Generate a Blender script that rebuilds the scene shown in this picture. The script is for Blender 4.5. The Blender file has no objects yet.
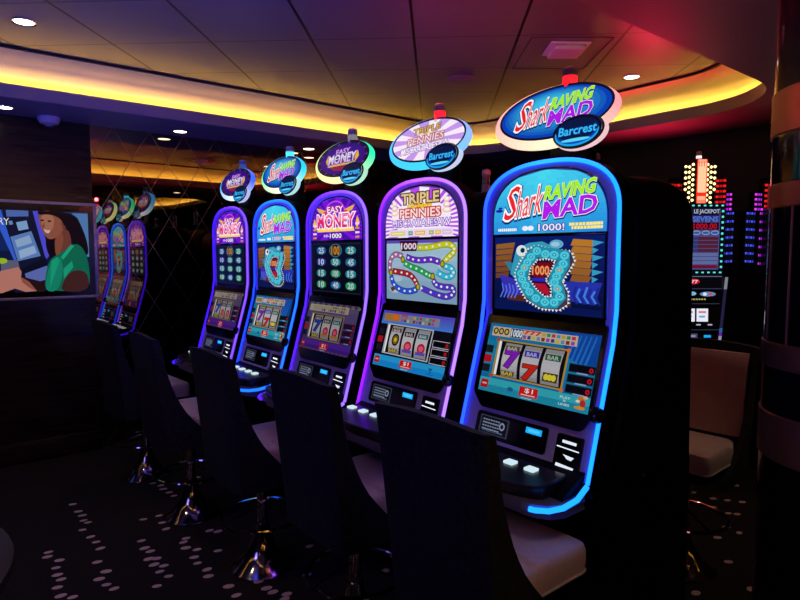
import bpy, bmesh, math, random
from mathutils import Vector, Matrix
from mathutils.geometry import tessellate_polygon
PI = math.pi
LS = 2.5e-5   # thickness of one printed layer
random.seed(7)
C = bpy.context.scene.collection
sc = bpy.context.scene

# ------------------------------------------------------------------ helpers
def lin(c):
    return tuple((x / 12.92 if x <= .04045 else ((x + .055) / 1.055) ** 2.4) for x in c)
def H(s, k=1.0):
    s = s.lstrip('#')
    r = lin(tuple(int(s[i:i + 2], 16) / 255 for i in (0, 2, 4)))
    return tuple(x * k for x in r)

_mats = {}
def mat(name, col=(.5, .5, .5), rough=.5, metal=0., emit=None, es=0., spec=.5, coat=0.):
    if name in _mats: return _mats[name]
    m = bpy.data.materials.new(name); m.use_nodes = True
    b = m.node_tree.nodes['Principled BSDF']
    b.inputs['Base Color'].default_value = (*col, 1)
    b.inputs['Roughness'].default_value = rough
    b.inputs['Metallic'].default_value = metal
    b.inputs['Specular IOR Level'].default_value = spec
    b.inputs['Coat Weight'].default_value = coat
    if emit:
        b.inputs['Emission Color'].default_value = (*emit, 1)
        b.inputs['Emission Strength'].default_value = es
    _mats[name] = m
    return m
def litmat(strength):
    n = 'lit_print_%03d' % int(strength * 100)
    if n in _mats: return _mats[n]
    m = mat(n, (.004, .004, .004), .3, spec=.12)
    nt = m.node_tree; b = nt.nodes['Principled BSDF']
    a = nt.nodes.new('ShaderNodeAttribute'); a.attribute_name = 'Col'
    nt.links.new(a.outputs['Color'], b.inputs['Emission Color'])
    b.inputs['Emission Strength'].default_value = strength
    return m
def noisy(name, c1, c2, scale=20, rough=.6, metal=0., detail=4, bump=0., coord='Object', stretch=(1, 1, 1)):
    if name in _mats: return _mats[name]
    m = mat(name, c1, rough, metal)
    nt = m.node_tree; b = nt.nodes['Principled BSDF']
    tc = nt.nodes.new('ShaderNodeTexCoord'); mp = nt.nodes.new('ShaderNodeMapping')
    mp.inputs['Scale'].default_value = stretch
    nz = nt.nodes.new('ShaderNodeTexNoise'); nz.inputs['Scale'].default_value = scale; nz.inputs['Detail'].default_value = detail
    rp = nt.nodes.new('ShaderNodeValToRGB')
    rp.color_ramp.elements[0].position = .4; rp.color_ramp.elements[1].position = .62
    rp.color_ramp.elements[0].color = (*c1, 1); rp.color_ramp.elements[1].color = (*c2, 1)
    nt.links.new(tc.outputs[coord], mp.inputs[0]); nt.links.new(mp.outputs[0], nz.inputs['Vector'])
    nt.links.new(nz.outputs['Fac'], rp.inputs[0]); nt.links.new(rp.outputs[0], b.inputs['Base Color'])
    if bump:
        bp = nt.nodes.new('ShaderNodeBump'); bp.inputs['Strength'].default_value = bump; bp.inputs['Distance'].default_value = .003
        nt.links.new(nz.outputs['Fac'], bp.inputs['Height']); nt.links.new(bp.outputs[0], b.inputs['Normal'])
    return m

class MB:
    def __init__(s): s.v = []; s.f = []; s.m = []; s.c = []
    def add(s, vs, fs, m=0, c=None):
        o = len(s.v); s.v += [tuple(v) for v in vs]
        for f in fs: s.f.append([i + o for i in f]); s.m.append(m); s.c.append(c)
        return s
    def box(s, x0, x1, y0, y1, z0, z1, b=0., m=0, c=None):
        bm = bmesh.new(); bmesh.ops.create_cube(bm, size=1)
        for v in bm.verts:
            v.co = Vector((x0 + (v.co.x + .5) * (x1 - x0), y0 + (v.co.y + .5) * (y1 - y0), z0 + (v.co.z + .5) * (z1 - z0)))
        if b: bmesh.ops.bevel(bm, geom=bm.edges[:], offset=b, segments=3, affect='EDGES', profile=.5)
        bm.verts.index_update()
        s.add([v.co for v in bm.verts], [[v.index for v in f.verts] for f in bm.faces], m, c); bm.free(); return s
    def tube(s, path, r, n=10, closed=False, m=0, cap=True, cf=None):
        P = [Vector(p) for p in path]; N = len(P); rings = []; o = len(s.v)
        up = None
        for i in range(N):
            a = P[(i - 1) % N] if (closed or i > 0) else P[i]
            b = P[(i + 1) % N] if (closed or i < N - 1) else P[i]
            t = (b - a).normalized()
            if up is None:
                up = Vector((0, 0, 1)) if abs(t.z) < .9 else Vector((1, 0, 0))
            u = (up - t * up.dot(t)).normalized(); w = t.cross(u); up = u
            rr = r[i] if isinstance(r, (list, tuple)) else r
            for k in range(n):
                an = 2 * PI * k / n
                s.v.append(tuple(P[i] + u * math.cos(an) * rr + w * math.sin(an) * rr))
        for i in range(N if closed else N - 1):
            j = (i + 1) % N
            for k in range(n):
                l = (k + 1) % n
                s.f.append([o + i * n + k, o + i * n + l, o + j * n + l, o + j * n + k]); s.m.append(m)
                s.c.append(cf(P[i]) if cf else None)
        if cap and not closed:
            s.f.append([o + k for k in range(n)][::-1]); s.m.append(m); s.c.append(cf(P[0]) if cf else None)
            s.f.append([o + (N - 1) * n + k for k in range(n)]); s.m.append(m); s.c.append(cf(P[-1]) if cf else None)
        return s
    def lathe(s, prof, cx=0, cy=0, n=32, m=0, cap=True):
        o = len(s.v); N = len(prof)
        for r, z in prof:
            for k in range(n):
                a = 2 * PI * k / n; s.v.append((cx + r * math.cos(a), cy + r * math.sin(a), z))
        for i in range(N - 1):
            for k in range(n):
                l = (k + 1) % n
                s.f.append([o + i * n + k, o + i * n + l, o + (i + 1) * n + l, o + (i + 1) * n + k]); s.m.append(m); s.c.append(None)
        if cap:
            s.f.append([o + k for k in range(n)][::-1]); s.m.append(m); s.c.append(None)
            s.f.append([o + (N - 1) * n + k for k in range(n)]); s.m.append(m); s.c.append(None)
        return s
    def prism(s, pts, a, b, axis='y', m=0, c=None):
        """closed 2d outline pushed from a to b along an axis (x: pts are (y,z); y: (x,z); z: (x,y))"""
        n = len(pts)
        def P(p, t): return {'x': (t, p[0], p[1]), 'y': (p[0], t, p[1]), 'z': (p[0], p[1], t)}[axis]
        vs = [P(p, a) for p in pts] + [P(p, b) for p in pts]
        fs = [[i, (i + 1) % n, n + (i + 1) % n, n + i] for i in range(n)] + [list(range(n))[::-1], [n + i for i in range(n)]]
        return s.add(vs, fs, m, c)
    def build(s, name, mats, parent=None, smooth=True, loc=None, rot=None, bevel=0.):
        me = bpy.data.meshes.new(name); me.from_pydata(s.v, [], s.f)
        mats = mats if isinstance(mats, (list, tuple)) else [mats]
        for m in mats: me.materials.append(m)
        me.polygons.foreach_set('material_index', s.m)
        if any(c is not None for c in s.c):
            at = me.color_attributes.new('Col', 'FLOAT_COLOR', 'CORNER'); buf = []
            for p, c in zip(me.polygons, s.c):
                c = c or (0, 0, 0)
                buf += [c[0], c[1], c[2], 1.0] * p.loop_total
            at.data.foreach_set('color', buf)
        bm = bmesh.new(); bm.from_mesh(me)
        bmesh.ops.recalc_face_normals(bm, faces=bm.faces)
        bm.to_mesh(me); bm.free()
        if smooth:
            me.polygons.foreach_set('use_smooth', [True] * len(me.polygons)); me.set_sharp_from_angle(angle=math.radians(38))
        me.update()
        o = bpy.data.objects.new(name, me); C.objects.link(o)
        if parent: o.parent = parent
        if loc: o.location = loc
        if rot is not None: o.rotation_euler = (0, 0, rot)
        if bevel:
            md = o.modifiers.new('bevel', 'BEVEL'); md.width = bevel; md.segments = 2; md.limit_method = 'ANGLE'
        return o

def tag(o, label, cat, group=None):
    o['label'] = label; o['category'] = cat
    if group: o['group'] = group
    return o
def thing(name, label, cat, loc, rz=0, group=None):
    o = bpy.data.objects.new(name, None); C.objects.link(o); o.location = loc; o.rotation_euler = (0, 0, rz)
    o.empty_display_size = .1
    return tag(o, label, cat, group)
def struct(o): o['kind'] = 'structure'; return o

# -------------------------------------------------- text as flat triangles
_tc = {}
def textgeo(s, off=0.):
    k = (s, off)
    if k in _tc: return _tc[k]
    cu = bpy.data.curves.new('lettering', 'FONT'); cu.body = s; cu.offset = off; cu.resolution_u = 2; cu.size = 1
    ob = bpy.data.objects.new('lettering', cu)
    me = bpy.data.meshes.new_from_object(ob)
    vs = [(v.co.x, v.co.y) for v in me.vertices]; fs = [list(p.vertices) for p in me.polygons]
    bpy.data.objects.remove(ob); bpy.data.curves.remove(cu); bpy.data.meshes.remove(me)
    _tc[k] = (vs, fs); return _tc[k]

class Art:
    """flat printed / lit picture: polygons in a 2d frame, stacked in thin layers, ONE mesh"""
    def __init__(s, f): s.mb = MB(); s.f = f; s.L = 0
    def up(s): s.L += 1; return s
    def poly(s, pts, c):
        tr = tessellate_polygon([[Vector((p[0], p[1], 0)) for p in pts]])
        s.mb.add([s.f(p[0], p[1], s.L) for p in pts], [list(t) for t in tr], 0, c); return s
    def rect(s, x0, y0, x1, y1, c): return s.poly([(x0, y0), (x1, y0), (x1, y1), (x0, y1)], c)
    def ell(s, x, y, a, b, c, n=20, r=0):
        cr, sr = math.cos(r), math.sin(r)
        return s.poly([(x + a * math.cos(t) * cr - b * math.sin(t) * sr, y + a * math.cos(t) * sr + b * math.sin(t) * cr) for t in (2 * PI * i / n for i in range(n))], c)
    def line(s, pts, w, c, closed=False, asp=1.):
        n = len(pts); L = []; R = []
        for i in range(n):
            a = pts[(i - 1) % n] if closed or i else pts[i]; b = pts[(i + 1) % n] if closed or i < n - 1 else pts[i]
            dx, dy = (b[0] - a[0]) * asp, b[1] - a[1]; d = math.hypot(dx, dy) or 1
            nx, ny = -dy / d * w / 2 / asp, dx / d * w / 2
            L.append((pts[i][0] + nx, pts[i][1] + ny)); R.append((pts[i][0] - nx, pts[i][1] - ny))
        for i in range(n if closed else n - 1):
            j = (i + 1) % n
            s.mb.add([s.f(*q, s.L) for q in (L[i], L[j], R[j], R[i])], [[0, 1, 2, 3]], 0, c)
        return s
    def text(s, t, x0, y0, x1, y1, c, off=0., shear=0., rot=0., grow=0., ydown=True):
        """fit the string into a box; y0 = bottom edge of letters, y1 = top edge"""
        base, _ = textgeo(t, 0.)
        bx0 = min(v[0] for v in base); bx1 = max(v[0] for v in base); by0 = min(v[1] for v in base); by1 = max(v[1] for v in base)
        vs, fs = textgeo(t, off)
        cx, cy = (x0 + x1) / 2, (y0 + y1) / 2; out = []
        for v in vs:
            a = (v[0] - bx0) / (bx1 - bx0) * (x1 - x0) + x0; b = (v[1] - by0) / (by1 - by0) * (y1 - y0) + y0
            a += shear * (b - y0)
            a += rot[0] * (b - cy) if isinstance(rot, tuple) else 0
            b += (rot[1] if isinstance(rot, tuple) else rot) * (a - cx)
            out.append(s.f(a, b, s.L))
        s.mb.add(out, fs, 0, c); return s
    def otext(s, t, x0, y0, x1, y1, c, oc, ow=.05, off=.015, **k):
        s.up().text(t, x0, y0, x1, y1, oc, off=off + ow, **k)
        s.up().text(t, x0, y0, x1, y1, c, off=off, **k); return s
    def grad(s, x0, y0, x1, y1, cols, vert=True):
        n = len(cols)
        for i, c in enumerate(cols):
            if vert: s.rect(x0, y0 + (y1 - y0) * i / n, x1, y0 + (y1 - y0) * (i + 1) / n, c)
            else: s.rect(x0 + (x1 - x0) * i / n, y0, x0 + (x1 - x0) * (i + 1) / n, y1, c)
        return s
def mix(a, b, t): return tuple(x + (y - x) * t for x, y in zip(a, b))

# ------------------------------------------------------------------ frames
U = (.628, -.778); V = (.778, .628); R = (-.628, .778); O = (.552, 2.184); S = .682
ROT = math.atan2(-.778, .628)
def l2w(u, v, z=0, k=0):
    return (O[0] + k * S * R[0] + u * U[0] + v * V[0], O[1] + k * S * R[1] + u * U[1] + v * V[1], z)

# ------------------------------------------------------------------ materials
M_black = mat('black_cabinet', (.002, .002, .003), .5, spec=.08)
M_gloss = mat('black_gloss', (.004, .004, .006), .12)
M_frame = mat('silver_plastic', (.58, .42, .95), .45, 0., spec=.3)
M_chrome = mat('chrome', (.66, .60, .50), .08, 1.)
M_fabric = noisy('dark_patterned_fabric', (.003, .003, .007), (.014, .014, .026), 60, .75, bump=.3)
M_cream = noisy('cream_vinyl', (.72, .56, .52), (.78, .62, .57), 60, .55)
M_grey = mat('grey_plastic', (.25, .25, .27), .5)
M_clear = mat('clear_acrylic', (.6, .6, .62), .08, 0.); 
_b = M_clear.node_tree.nodes['Principled BSDF']; _b.inputs['Transmission Weight'].default_value = .85; _b.inputs['IOR'].default_value = 1.3
def neonmat(n, c, s): return mat('neon_' + n, (.02, .02, .02), .4, emit=c, es=s)

# ================================================================== SETTING
UMIN, UMAX, VMIN, VMAX = -3.85, 6.5, -5.5, 3.35
ZS, ZC = 2.54, 2.80
def big(name, pts, m):
    mb = MB(); mb.add(pts, [list(range(len(pts)))]); return struct(mb.build(name, m, smooth=False))

# floor: plain dark carpet with a scatter of small pale ovals in chains, woven in
M_carpet = noisy('carpet', (.006, .003, .005), (.011, .005, .007), 90, .95, bump=.4)
M_dots = noisy('carpet_dots', (.75, .52, .54), (.85, .62, .63), 200, .95)
mb = MB()
mb.add([l2w(UMIN, VMIN), l2w(UMAX, VMIN), l2w(UMAX, VMAX), l2w(UMIN, VMAX)], [[0, 1, 2, 3]], 0)
WOVEN = [(-2.032, 3.649), (-1.941, 3.544), (-1.888, 3.488), (-1.845, 3.42), (-1.806, 3.394), (-1.788, 3.299), (-1.699, 3.215), (-1.639, 3.155), (-1.581, 3.084), (-1.527, 2.942), (-1.439, 2.852), (-1.438, 2.782), (-1.379, 2.733), (-1.327, 2.699), (-1.831, 3.043), (-1.809, 2.995), (-1.727, 2.96), (-1.703, 2.886), (-1.659, 2.82), (-1.618, 2.779), (-1.597, 2.709), (-1.542, 2.64), (-1.482, 2.629), (-0.95, 2.87), (-0.924, 2.808), (-0.801, 2.719), (-0.745, 2.644), (-0.741, 2.872), (-0.72, 2.822), (-0.67, 2.763), (-0.62, 2.703), (-0.584, 2.671), (-0.517, 2.654), (-0.52, 2.613), (-0.45, 2.822), (-1.675, 3.993), (-1.604, 3.957), (-1.565, 3.894), (-1.504, 3.836), (-1.452, 3.781), (-1.503, 3.435), (-1.431, 3.485), (-1.376, 3.391), (-1.322, 3.311), (-1.187, 3.424), (-1.07, 3.29), (-1.02, 3.28), (-1.169, 3.198), (-1.168, 3.153), (-1.133, 3.09), (-0.953, 3.059), (-1.067, 3.071), (-1.055, 2.991), (-1.018, 2.931), (-1.401, 3.169), (-1.349, 3.087), (-1.305, 3.053), (-1.243, 2.979), (-1.28, 2.974), (-1.23, 2.917), (-1.177, 2.906), (-1.175, 2.85), (-1.116, 2.808), (-1.137, 2.721), (-1.048, 4.054), (-0.992, 3.977), (-1.408, 4.102), (1.914, 3.835), (1.99, 3.737), (2.066, 3.71), (2.144, 3.683), (2.256, 3.954), (1.922, 3.605), (1.968, 3.518), (2.013, 3.506), (1.856, 3.334), (1.891, 3.264), (1.74, 3.207), (1.658, 2.945), (1.627, 2.696), (1.356, 2.663)]
def dot(x, y, r):
    th = .5 + random.uniform(-.3, .3); pts = []
    for i in range(12):
        a = 2 * PI * i / 12; dx, dy = 1.25 * r * math.cos(a), .85 * r * math.sin(a)
        pts.append((x + dx * math.cos(th) - dy * math.sin(th), y + dx * math.sin(th) + dy * math.cos(th), .0012))
    mb.add(pts, [list(range(12))], 1)
for x, y in WOVEN: dot(x, y, random.uniform(.017, .022))
v = -3.0
while v < 3.2:
    u = -2.9 + random.random() * .2; wob = random.random() * 6; drift = 0
    while u < 2.2:
        drift = .045 * math.sin(u * 5.3 + wob) + .025 * math.sin(u * 13 + wob * 2)
        if random.random() < .72:
            r = random.uniform(.019, .027); cu, cv = u + random.uniform(-.018, .018), v + drift + random.uniform(-.03, .03)
            if (cu > -2.85):
                x, y, _ = l2w(cu, cv)
                if y > .6 and abs(x) < y * .75 + .4:
                    if min((x - p[0]) ** 2 + (y - p[1]) ** 2 for p in WOVEN) > .06 and not (-2.2 < x < -.5 and 2.4 < y < 4.1): dot(x, y, r)
        u += random.choice([.07, .08, .09, .12])
        if random.random() < .10: u += random.uniform(.12, .4)
    v += random.choice([.22, .26, .31])
struct(mb.build('floor', [M_carpet, M_dots], smooth=False))

# raised ceiling of square satin panels
def ceiling_mat():
    m = mat('ceiling_panels', (.30, .27, .29), .38, .45)
    nt = m.node_tree; b = nt.nodes['Principled BSDF']; N = nt.nodes.new; K = nt.links.new
    geo = N('ShaderNodeNewGeometry'); mp = N('ShaderNodeMapping'); mp.vector_type = 'POINT'
    an = math.atan(36 / 605)
    mp.inputs['Rotation'].default_value = (0, 0, an)
    sx = N('ShaderNodeSeparateXYZ'); K(geo.outputs['Position'], mp.inputs[0]); K(mp.outputs[0], sx.inputs[0])
    def tri(out, size, off, wid):
        a = N('ShaderNodeMath'); a.operation = 'ADD'; a.inputs[1].default_value = off; K(out, a.inputs[0])
        w = N('ShaderNodeMath'); w.operation = 'PINGPONG'; w.inputs[1].default_value = size / 2; K(a.outputs[0], w.inputs[0])
        l = N('ShaderNodeMath'); l.operation = 'LESS_THAN'; l.inputs[1].default_value = wid; K(w.outputs[0], l.inputs[0]); return l.outputs[0]
    ca, sa = math.cos(an), math.sin(an)
    x0 = .05 * ca - 3.09 * sa      # rotated coordinates of one seam crossing
    y0 = -.04 * sa + 4.82 * ca
    lx = tri(sx.outputs[0], .6, -x0 + 60, .008); ly = tri(sx.outputs[1], .6, -y0 + 60, .004)
    mx = N('ShaderNodeMath'); mx.operation = 'MAXIMUM'; K(lx, mx.inputs[0]); K(ly, mx.inputs[1])
    nz = N('ShaderNodeTexNoise'); nz.inputs['Scale'].default_value = 3; K(geo.outputs['Position'], nz.inputs['Vector'])
    rp = N('ShaderNodeValToRGB'); rp.color_ramp.elements[0].color = (.165, .155, .175, 1); rp.color_ramp.elements[1].color = (.20, .185, .205, 1); K(nz.outputs['Fac'], rp.inputs[0])
    mc = N('ShaderNodeMix'); mc.data_type = 'RGBA'; K(mx.outputs[0], mc.inputs['Factor']); K(rp.outputs[0], mc.inputs[6]); mc.inputs[7].default_value = (.006, .004, .006, 1)
    K(mc.outputs[2], b.inputs['Base Color'])
    return m
big('ceiling', [l2w(-3.6, -4.9, ZC), l2w(6.4, -4.9, ZC), l2w(6.4, 3.1, ZC), l2w(-3.6, 3.1, ZC)], ceiling_mat())

# lowered ceiling ring with rounded openings
def rrect(u0, u1, v0, v1, r, off=0., n=10):
    u0 -= off; u1 += off; v0 -= off; v1 += off; r += off; P = []
    for cu, cv, a0 in ((u1 - r, v1 - r, 0), (u0 + r, v1 - r, 90), (u0 + r, v0 + r, 180), (u1 - r, v0 + r, 270)):
        for i in range(n + 1):
            a = math.radians(a0 + 90 * i / n); P.append((cu + r * math.cos(a), cv + r * math.sin(a)))
    return P
OPEN = [(-3.25, -.12, -4.3, 2.70, .68), (1.9, 5.2, -4.3, 2.73, .68)]
M_soffit = noisy('painted_soffit', (.22, .19, .21), (.25, .21, .23), 2, .5)
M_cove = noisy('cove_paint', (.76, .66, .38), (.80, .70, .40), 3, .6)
bm = bmesh.new()
def loopedges(bm, pts):
    vs = [bm.verts.new(l2w(p[0], p[1], ZS)) for p in pts]
    return [bm.edges.new((vs[i], vs[(i + 1) % len(vs)])) for i in range(len(vs))]
ed = loopedges(bm, [(UMIN, VMIN), (UMAX, VMIN), (UMAX, VMAX), (UMIN, VMAX)])
for op in OPEN: ed += loopedges(bm, rrect(*op))
bmesh.ops.triangle_fill(bm, edges=ed, use_beauty=True)
for f in bm.faces:
    if f.normal.z > 0: f.normal_flip()
me = bpy.data.meshes.new('ceiling'); bm.to_mesh(me); bm.free(); me.materials.append(M_soffit)
o = bpy.data.objects.new('ceiling', me); C.objects.link(o); struct(o)
M_led = mat('warm_led', (.1, .1, .1), .5, emit=(1., .61, .11), es=38)
for i, op in enumerate(OPEN):
    prof = [(-.19, 2.795), (-.12, 2.792), (-.04, 2.785), (.03, 2.765), (.085, 2.725), (.115, 2.67), (.12, 2.60)]
    mb = MB(); 
    def sweep(mb, prof, m):
        loops = [[l2w(p[0], p[1], z) for p in rrect(*op, off=r)] for r, z in prof]
        n = len(loops[0]); vs = [q for L in loops for q in L]
        fs = [[a * n + k, a * n + (k + 1) % n, (a + 1) * n + (k + 1) % n, (a + 1) * n + k] for a in range(len(loops) - 1) for k in range(n)]
        mb.add(vs, fs, m)
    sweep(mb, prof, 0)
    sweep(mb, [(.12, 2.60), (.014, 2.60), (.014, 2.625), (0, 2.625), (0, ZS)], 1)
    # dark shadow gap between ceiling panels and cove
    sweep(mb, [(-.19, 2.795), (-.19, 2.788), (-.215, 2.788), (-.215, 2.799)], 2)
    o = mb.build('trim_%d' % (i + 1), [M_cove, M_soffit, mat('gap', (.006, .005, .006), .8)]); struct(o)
    mb = MB(); sweep(mb, [(.034, 2.603), (.034, 2.621)], 0); sweep(mb, [(.028, 2.601), (.028, 2.623), (.032, 2.623), (.032, 2.601)], 1)
    o = mb.build('cove_light_strip', [M_led, mat('gap')], smooth=False)
    tag(o, ['warm yellow light strip glowing in the ceiling cove above the machines', 'warm yellow light strip of the ceiling cove seen only in the mirror wall'][i], 'light')

# walls
def wallmat(name, c, r, spec=.5): return mat(name, c, r, 0, spec=spec)
VM = -.684
# mirror wall with diamond grooves
m = mat('bronze_mirror', (.42, .33, .25), .015, 1.)
nt = m.node_tree; b = nt.nodes['Principled BSDF']; N = nt.nodes.new; K = nt.links.new
tc = N('ShaderNodeTexCoord'); sx = N('ShaderNodeSeparateXYZ'); K(tc.outputs['Object'], sx.inputs[0])
outs = []
for sg in (1, -1):
    a = N('ShaderNodeMath'); a.operation = 'MULTIPLY'; a.inputs[1].default_value = 1 / .279; K(sx.outputs[1], a.inputs[0])
    c = N('ShaderNodeMath'); c.operation = 'MULTIPLY_ADD'; c.inputs[1].default_value = sg / .465; K(sx.outputs[2], c.inputs[0]); K(a.outputs[0], c.inputs[2])
    d = N('ShaderNodeMath'); d.operation = 'ADD'; d.inputs[1].default_value = 40 - (-.234 / .279 + sg * 2.079 / .465); K(c.outputs[0], d.inputs[0])
    p = N('ShaderNodeMath'); p.operation = 'PINGPONG'; p.inputs[1].default_value = .5; K(d.outputs[0], p.inputs[0])
    l = N('ShaderNodeMath'); l.operation = 'LESS_THAN'; l.inputs[1].default_value = .0085; K(p.outputs[0], l.inputs[0]); outs.append(l.outputs[0])
mx = N('ShaderNodeMath'); mx.operation = 'MAXIMUM'; K(outs[0], mx.inputs[0]); K(outs[1], mx.inputs[1])
mc = N('ShaderNodeMix'); mc.data_type = 'RGBA'; K(mx.outputs[0], mc.inputs['Factor']); mc.inputs[6].default_value = (.34, .27, .20, 1); mc.inputs[7].default_value = (.30, .23, .15, 1)
K(mc.outputs[2], b.inputs['Base Color'])
mr = N('ShaderNodeMath'); mr.operation = 'MULTIPLY_ADD'; mr.inputs[1].default_value = .38; mr.inputs[2].default_value = .015; K(mx.outputs[0], mr.inputs[0]); K(mr.outputs[0], b.inputs['Roughness'])
mb = MB(); mb.box(UMIN - .05, UMIN, VM, VMAX, 0, ZS)
o = mb.build('wall_left', m, smooth=False, loc=(O[0], O[1], 0), rot=ROT); struct(o)
# dark glossy timber panelling beside the mirror
M_panel = noisy('dark_timber', (.020, .012, .010), (.035, .022, .016), 6, .22, stretch=(1, .4, 6))
mb = MB(); mb.box(UMIN - .05, UMIN + .03, VMIN, VM, 0, ZS, .004)
mb.box(UMIN + .03, UMIN + .05, VMIN, VM, .0, .16, .004)
o = mb.build('wall_left_panelling', M_panel, loc=(O[0], O[1], 0), rot=ROT); struct(o)
M_wall = wallmat('dark_wall', (.004, .004, .007), .6)
def wall(name, a, b_, m=M_wall):
    big(name, [l2w(*a, 0), l2w(*b_, 0), l2w(*b_, ZS), l2w(*a, ZS)], m)
wall('wall_back', (UMIN, VMAX), (UMAX, VMAX)); wall('wall_right', (UMAX, VMIN), (UMAX, VMAX)); wall('wall_front', (UMIN, VMIN), (UMAX, VMIN))

# ================================================================== SLOT MACHINES
ZB, ZT, ZSP, WF = .83, 1.874, 1.69, .288
def vz(z): return -.045 if z >= 1.315 else -.045 - .285 * (1.315 - z)
def wof(z, W=WF, zt=ZT, zs=ZSP, p=2.5):
    if z <= zs: return W
    q = min(1, (z - zs) / (zt - zs)); return W * max(0, 1 - q ** p) ** (1 / p)
def outline(W, zt, zs, zb, p=2.5, n=26):
    """right side bottom -> over the arch -> left side bottom, list of (u,z)"""
    pts = [(W, zb + (zs - zb) * i / 8) for i in range(8)]
    for i in range(n + 1):
        a = PI * i / n; cu, sn = math.cos(a), math.sin(a)
        pts.append((W * abs(cu) ** (2 / p) * (1 if cu > 0 else -1), zs + (zt - zs) * abs(sn) ** (2 / p)))
    pts += [(-W, zs - (zs - zb) * i / 8) for i in range(1, 9)]
    return pts
def face_map(dy):        # (u,z) on the machine's front
    return lambda x, y, L: (x, vz(y) - dy - L * LS, y)

SHARK = dict(bg=H('0a6fd0'), name='shark'); 
def art_shark_glass(A, x0, x1, z0, ztop, fw):
    # sea blue gradient clipped to the arch
    n = 14
    for i in range(n):
        za, zb = z0 + (ztop - z0) * i / n, z0 + (ztop - z0) * (i + 1) / n
        wa, wb = fw(za), fw(zb - 1e-4)
        for j in range(8):
            p, q = -1 + j * .25, -.75 + j * .25
            t = i / n; mid = 1 - abs(j - 3.2) / 5
            c = mix(H('0b5fd8'), H('49e0f2'), min(1, .15 + .55 * t + .3 * mid * (1 if (i + j) % 2 else .75)))
            A.poly([(wa * p, za), (wa * q, za), (wb * q, zb), (wb * p, zb)], c)
def shark_title(A, x0, y0, w, h, white=H('ffffff')):
    """the words Shark RAVING MAD laid out in a box"""
    def X(t): return x0 + t * w
    def Y(t): return y0 + t * h
    for t, a, b, c, d, col, sh in (('S', 0, .04, .13, .96, 'f0202c', .30), ('hark', .145, .14, .43, .90, 'f23a48', .22)):
        A.up().text(t, X(a) + .004 * w, Y(b) - .03 * h, X(c) + .004 * w, Y(d) - .03 * h, H('102a70'), off=.075, shear=sh, rot=.14)
        A.up().text(t, X(a), Y(b), X(c), Y(d), white, off=.05, shear=sh, rot=.14)
        A.up().text(t, X(a), Y(b), X(c), Y(d), H(col), off=.005, shear=sh, rot=.14)
    for t, a, b, c, d, col, sh in (('RAVING', .47, .60, .97, .96, '9cf024', .2), ('MAD', .46, .08, .99, .54, 'b01ce8', .12)):
        A.up().text(t, X(a) + .004 * w, Y(b) - .03 * h, X(c) + .004 * w, Y(d) - .03 * h, H('1a2c80'), off=.075, shear=sh, rot=.07)
        A.up().text(t, X(a), Y(b), X(c), Y(d), white if t == 'MAD' else H('eaffa0'), off=.055, shear=sh, rot=.07)
        A.up().text(t, X(a), Y(b), X(c), Y(d), H(col), off=.03, shear=sh, rot=.07)
def rays(A, fw, z0, ztop, cx, cz, c1, c2, n=30, k=12):
    """radial sun-ray stripes inside the arch"""
    b = [(fw(z0), z0)] + [(fw(z0 + (ztop - z0) * i / 12), z0 + (ztop - z0) * i / 12) for i in range(1, 12)] + [(0, ztop)]
    ring = b + [(-x, z) for x, z in b[::-1][1:]]
    ring2 = []
    for i in range(len(ring)):
        p, q = ring[i], ring[(i + 1) % len(ring)]
        m_ = 6 if i == len(ring) - 1 else 2
        for j in range(m_): ring2.append((p[0] + (q[0] - p[0]) * j / m_, p[1] + (q[1] - p[1]) * j / m_))
    for i in range(len(ring2)):
        A.poly([(cx, cz), ring2[i], ring2[(i + 1) % len(ring2)]], c1 if i % 2 else c2)

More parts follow.
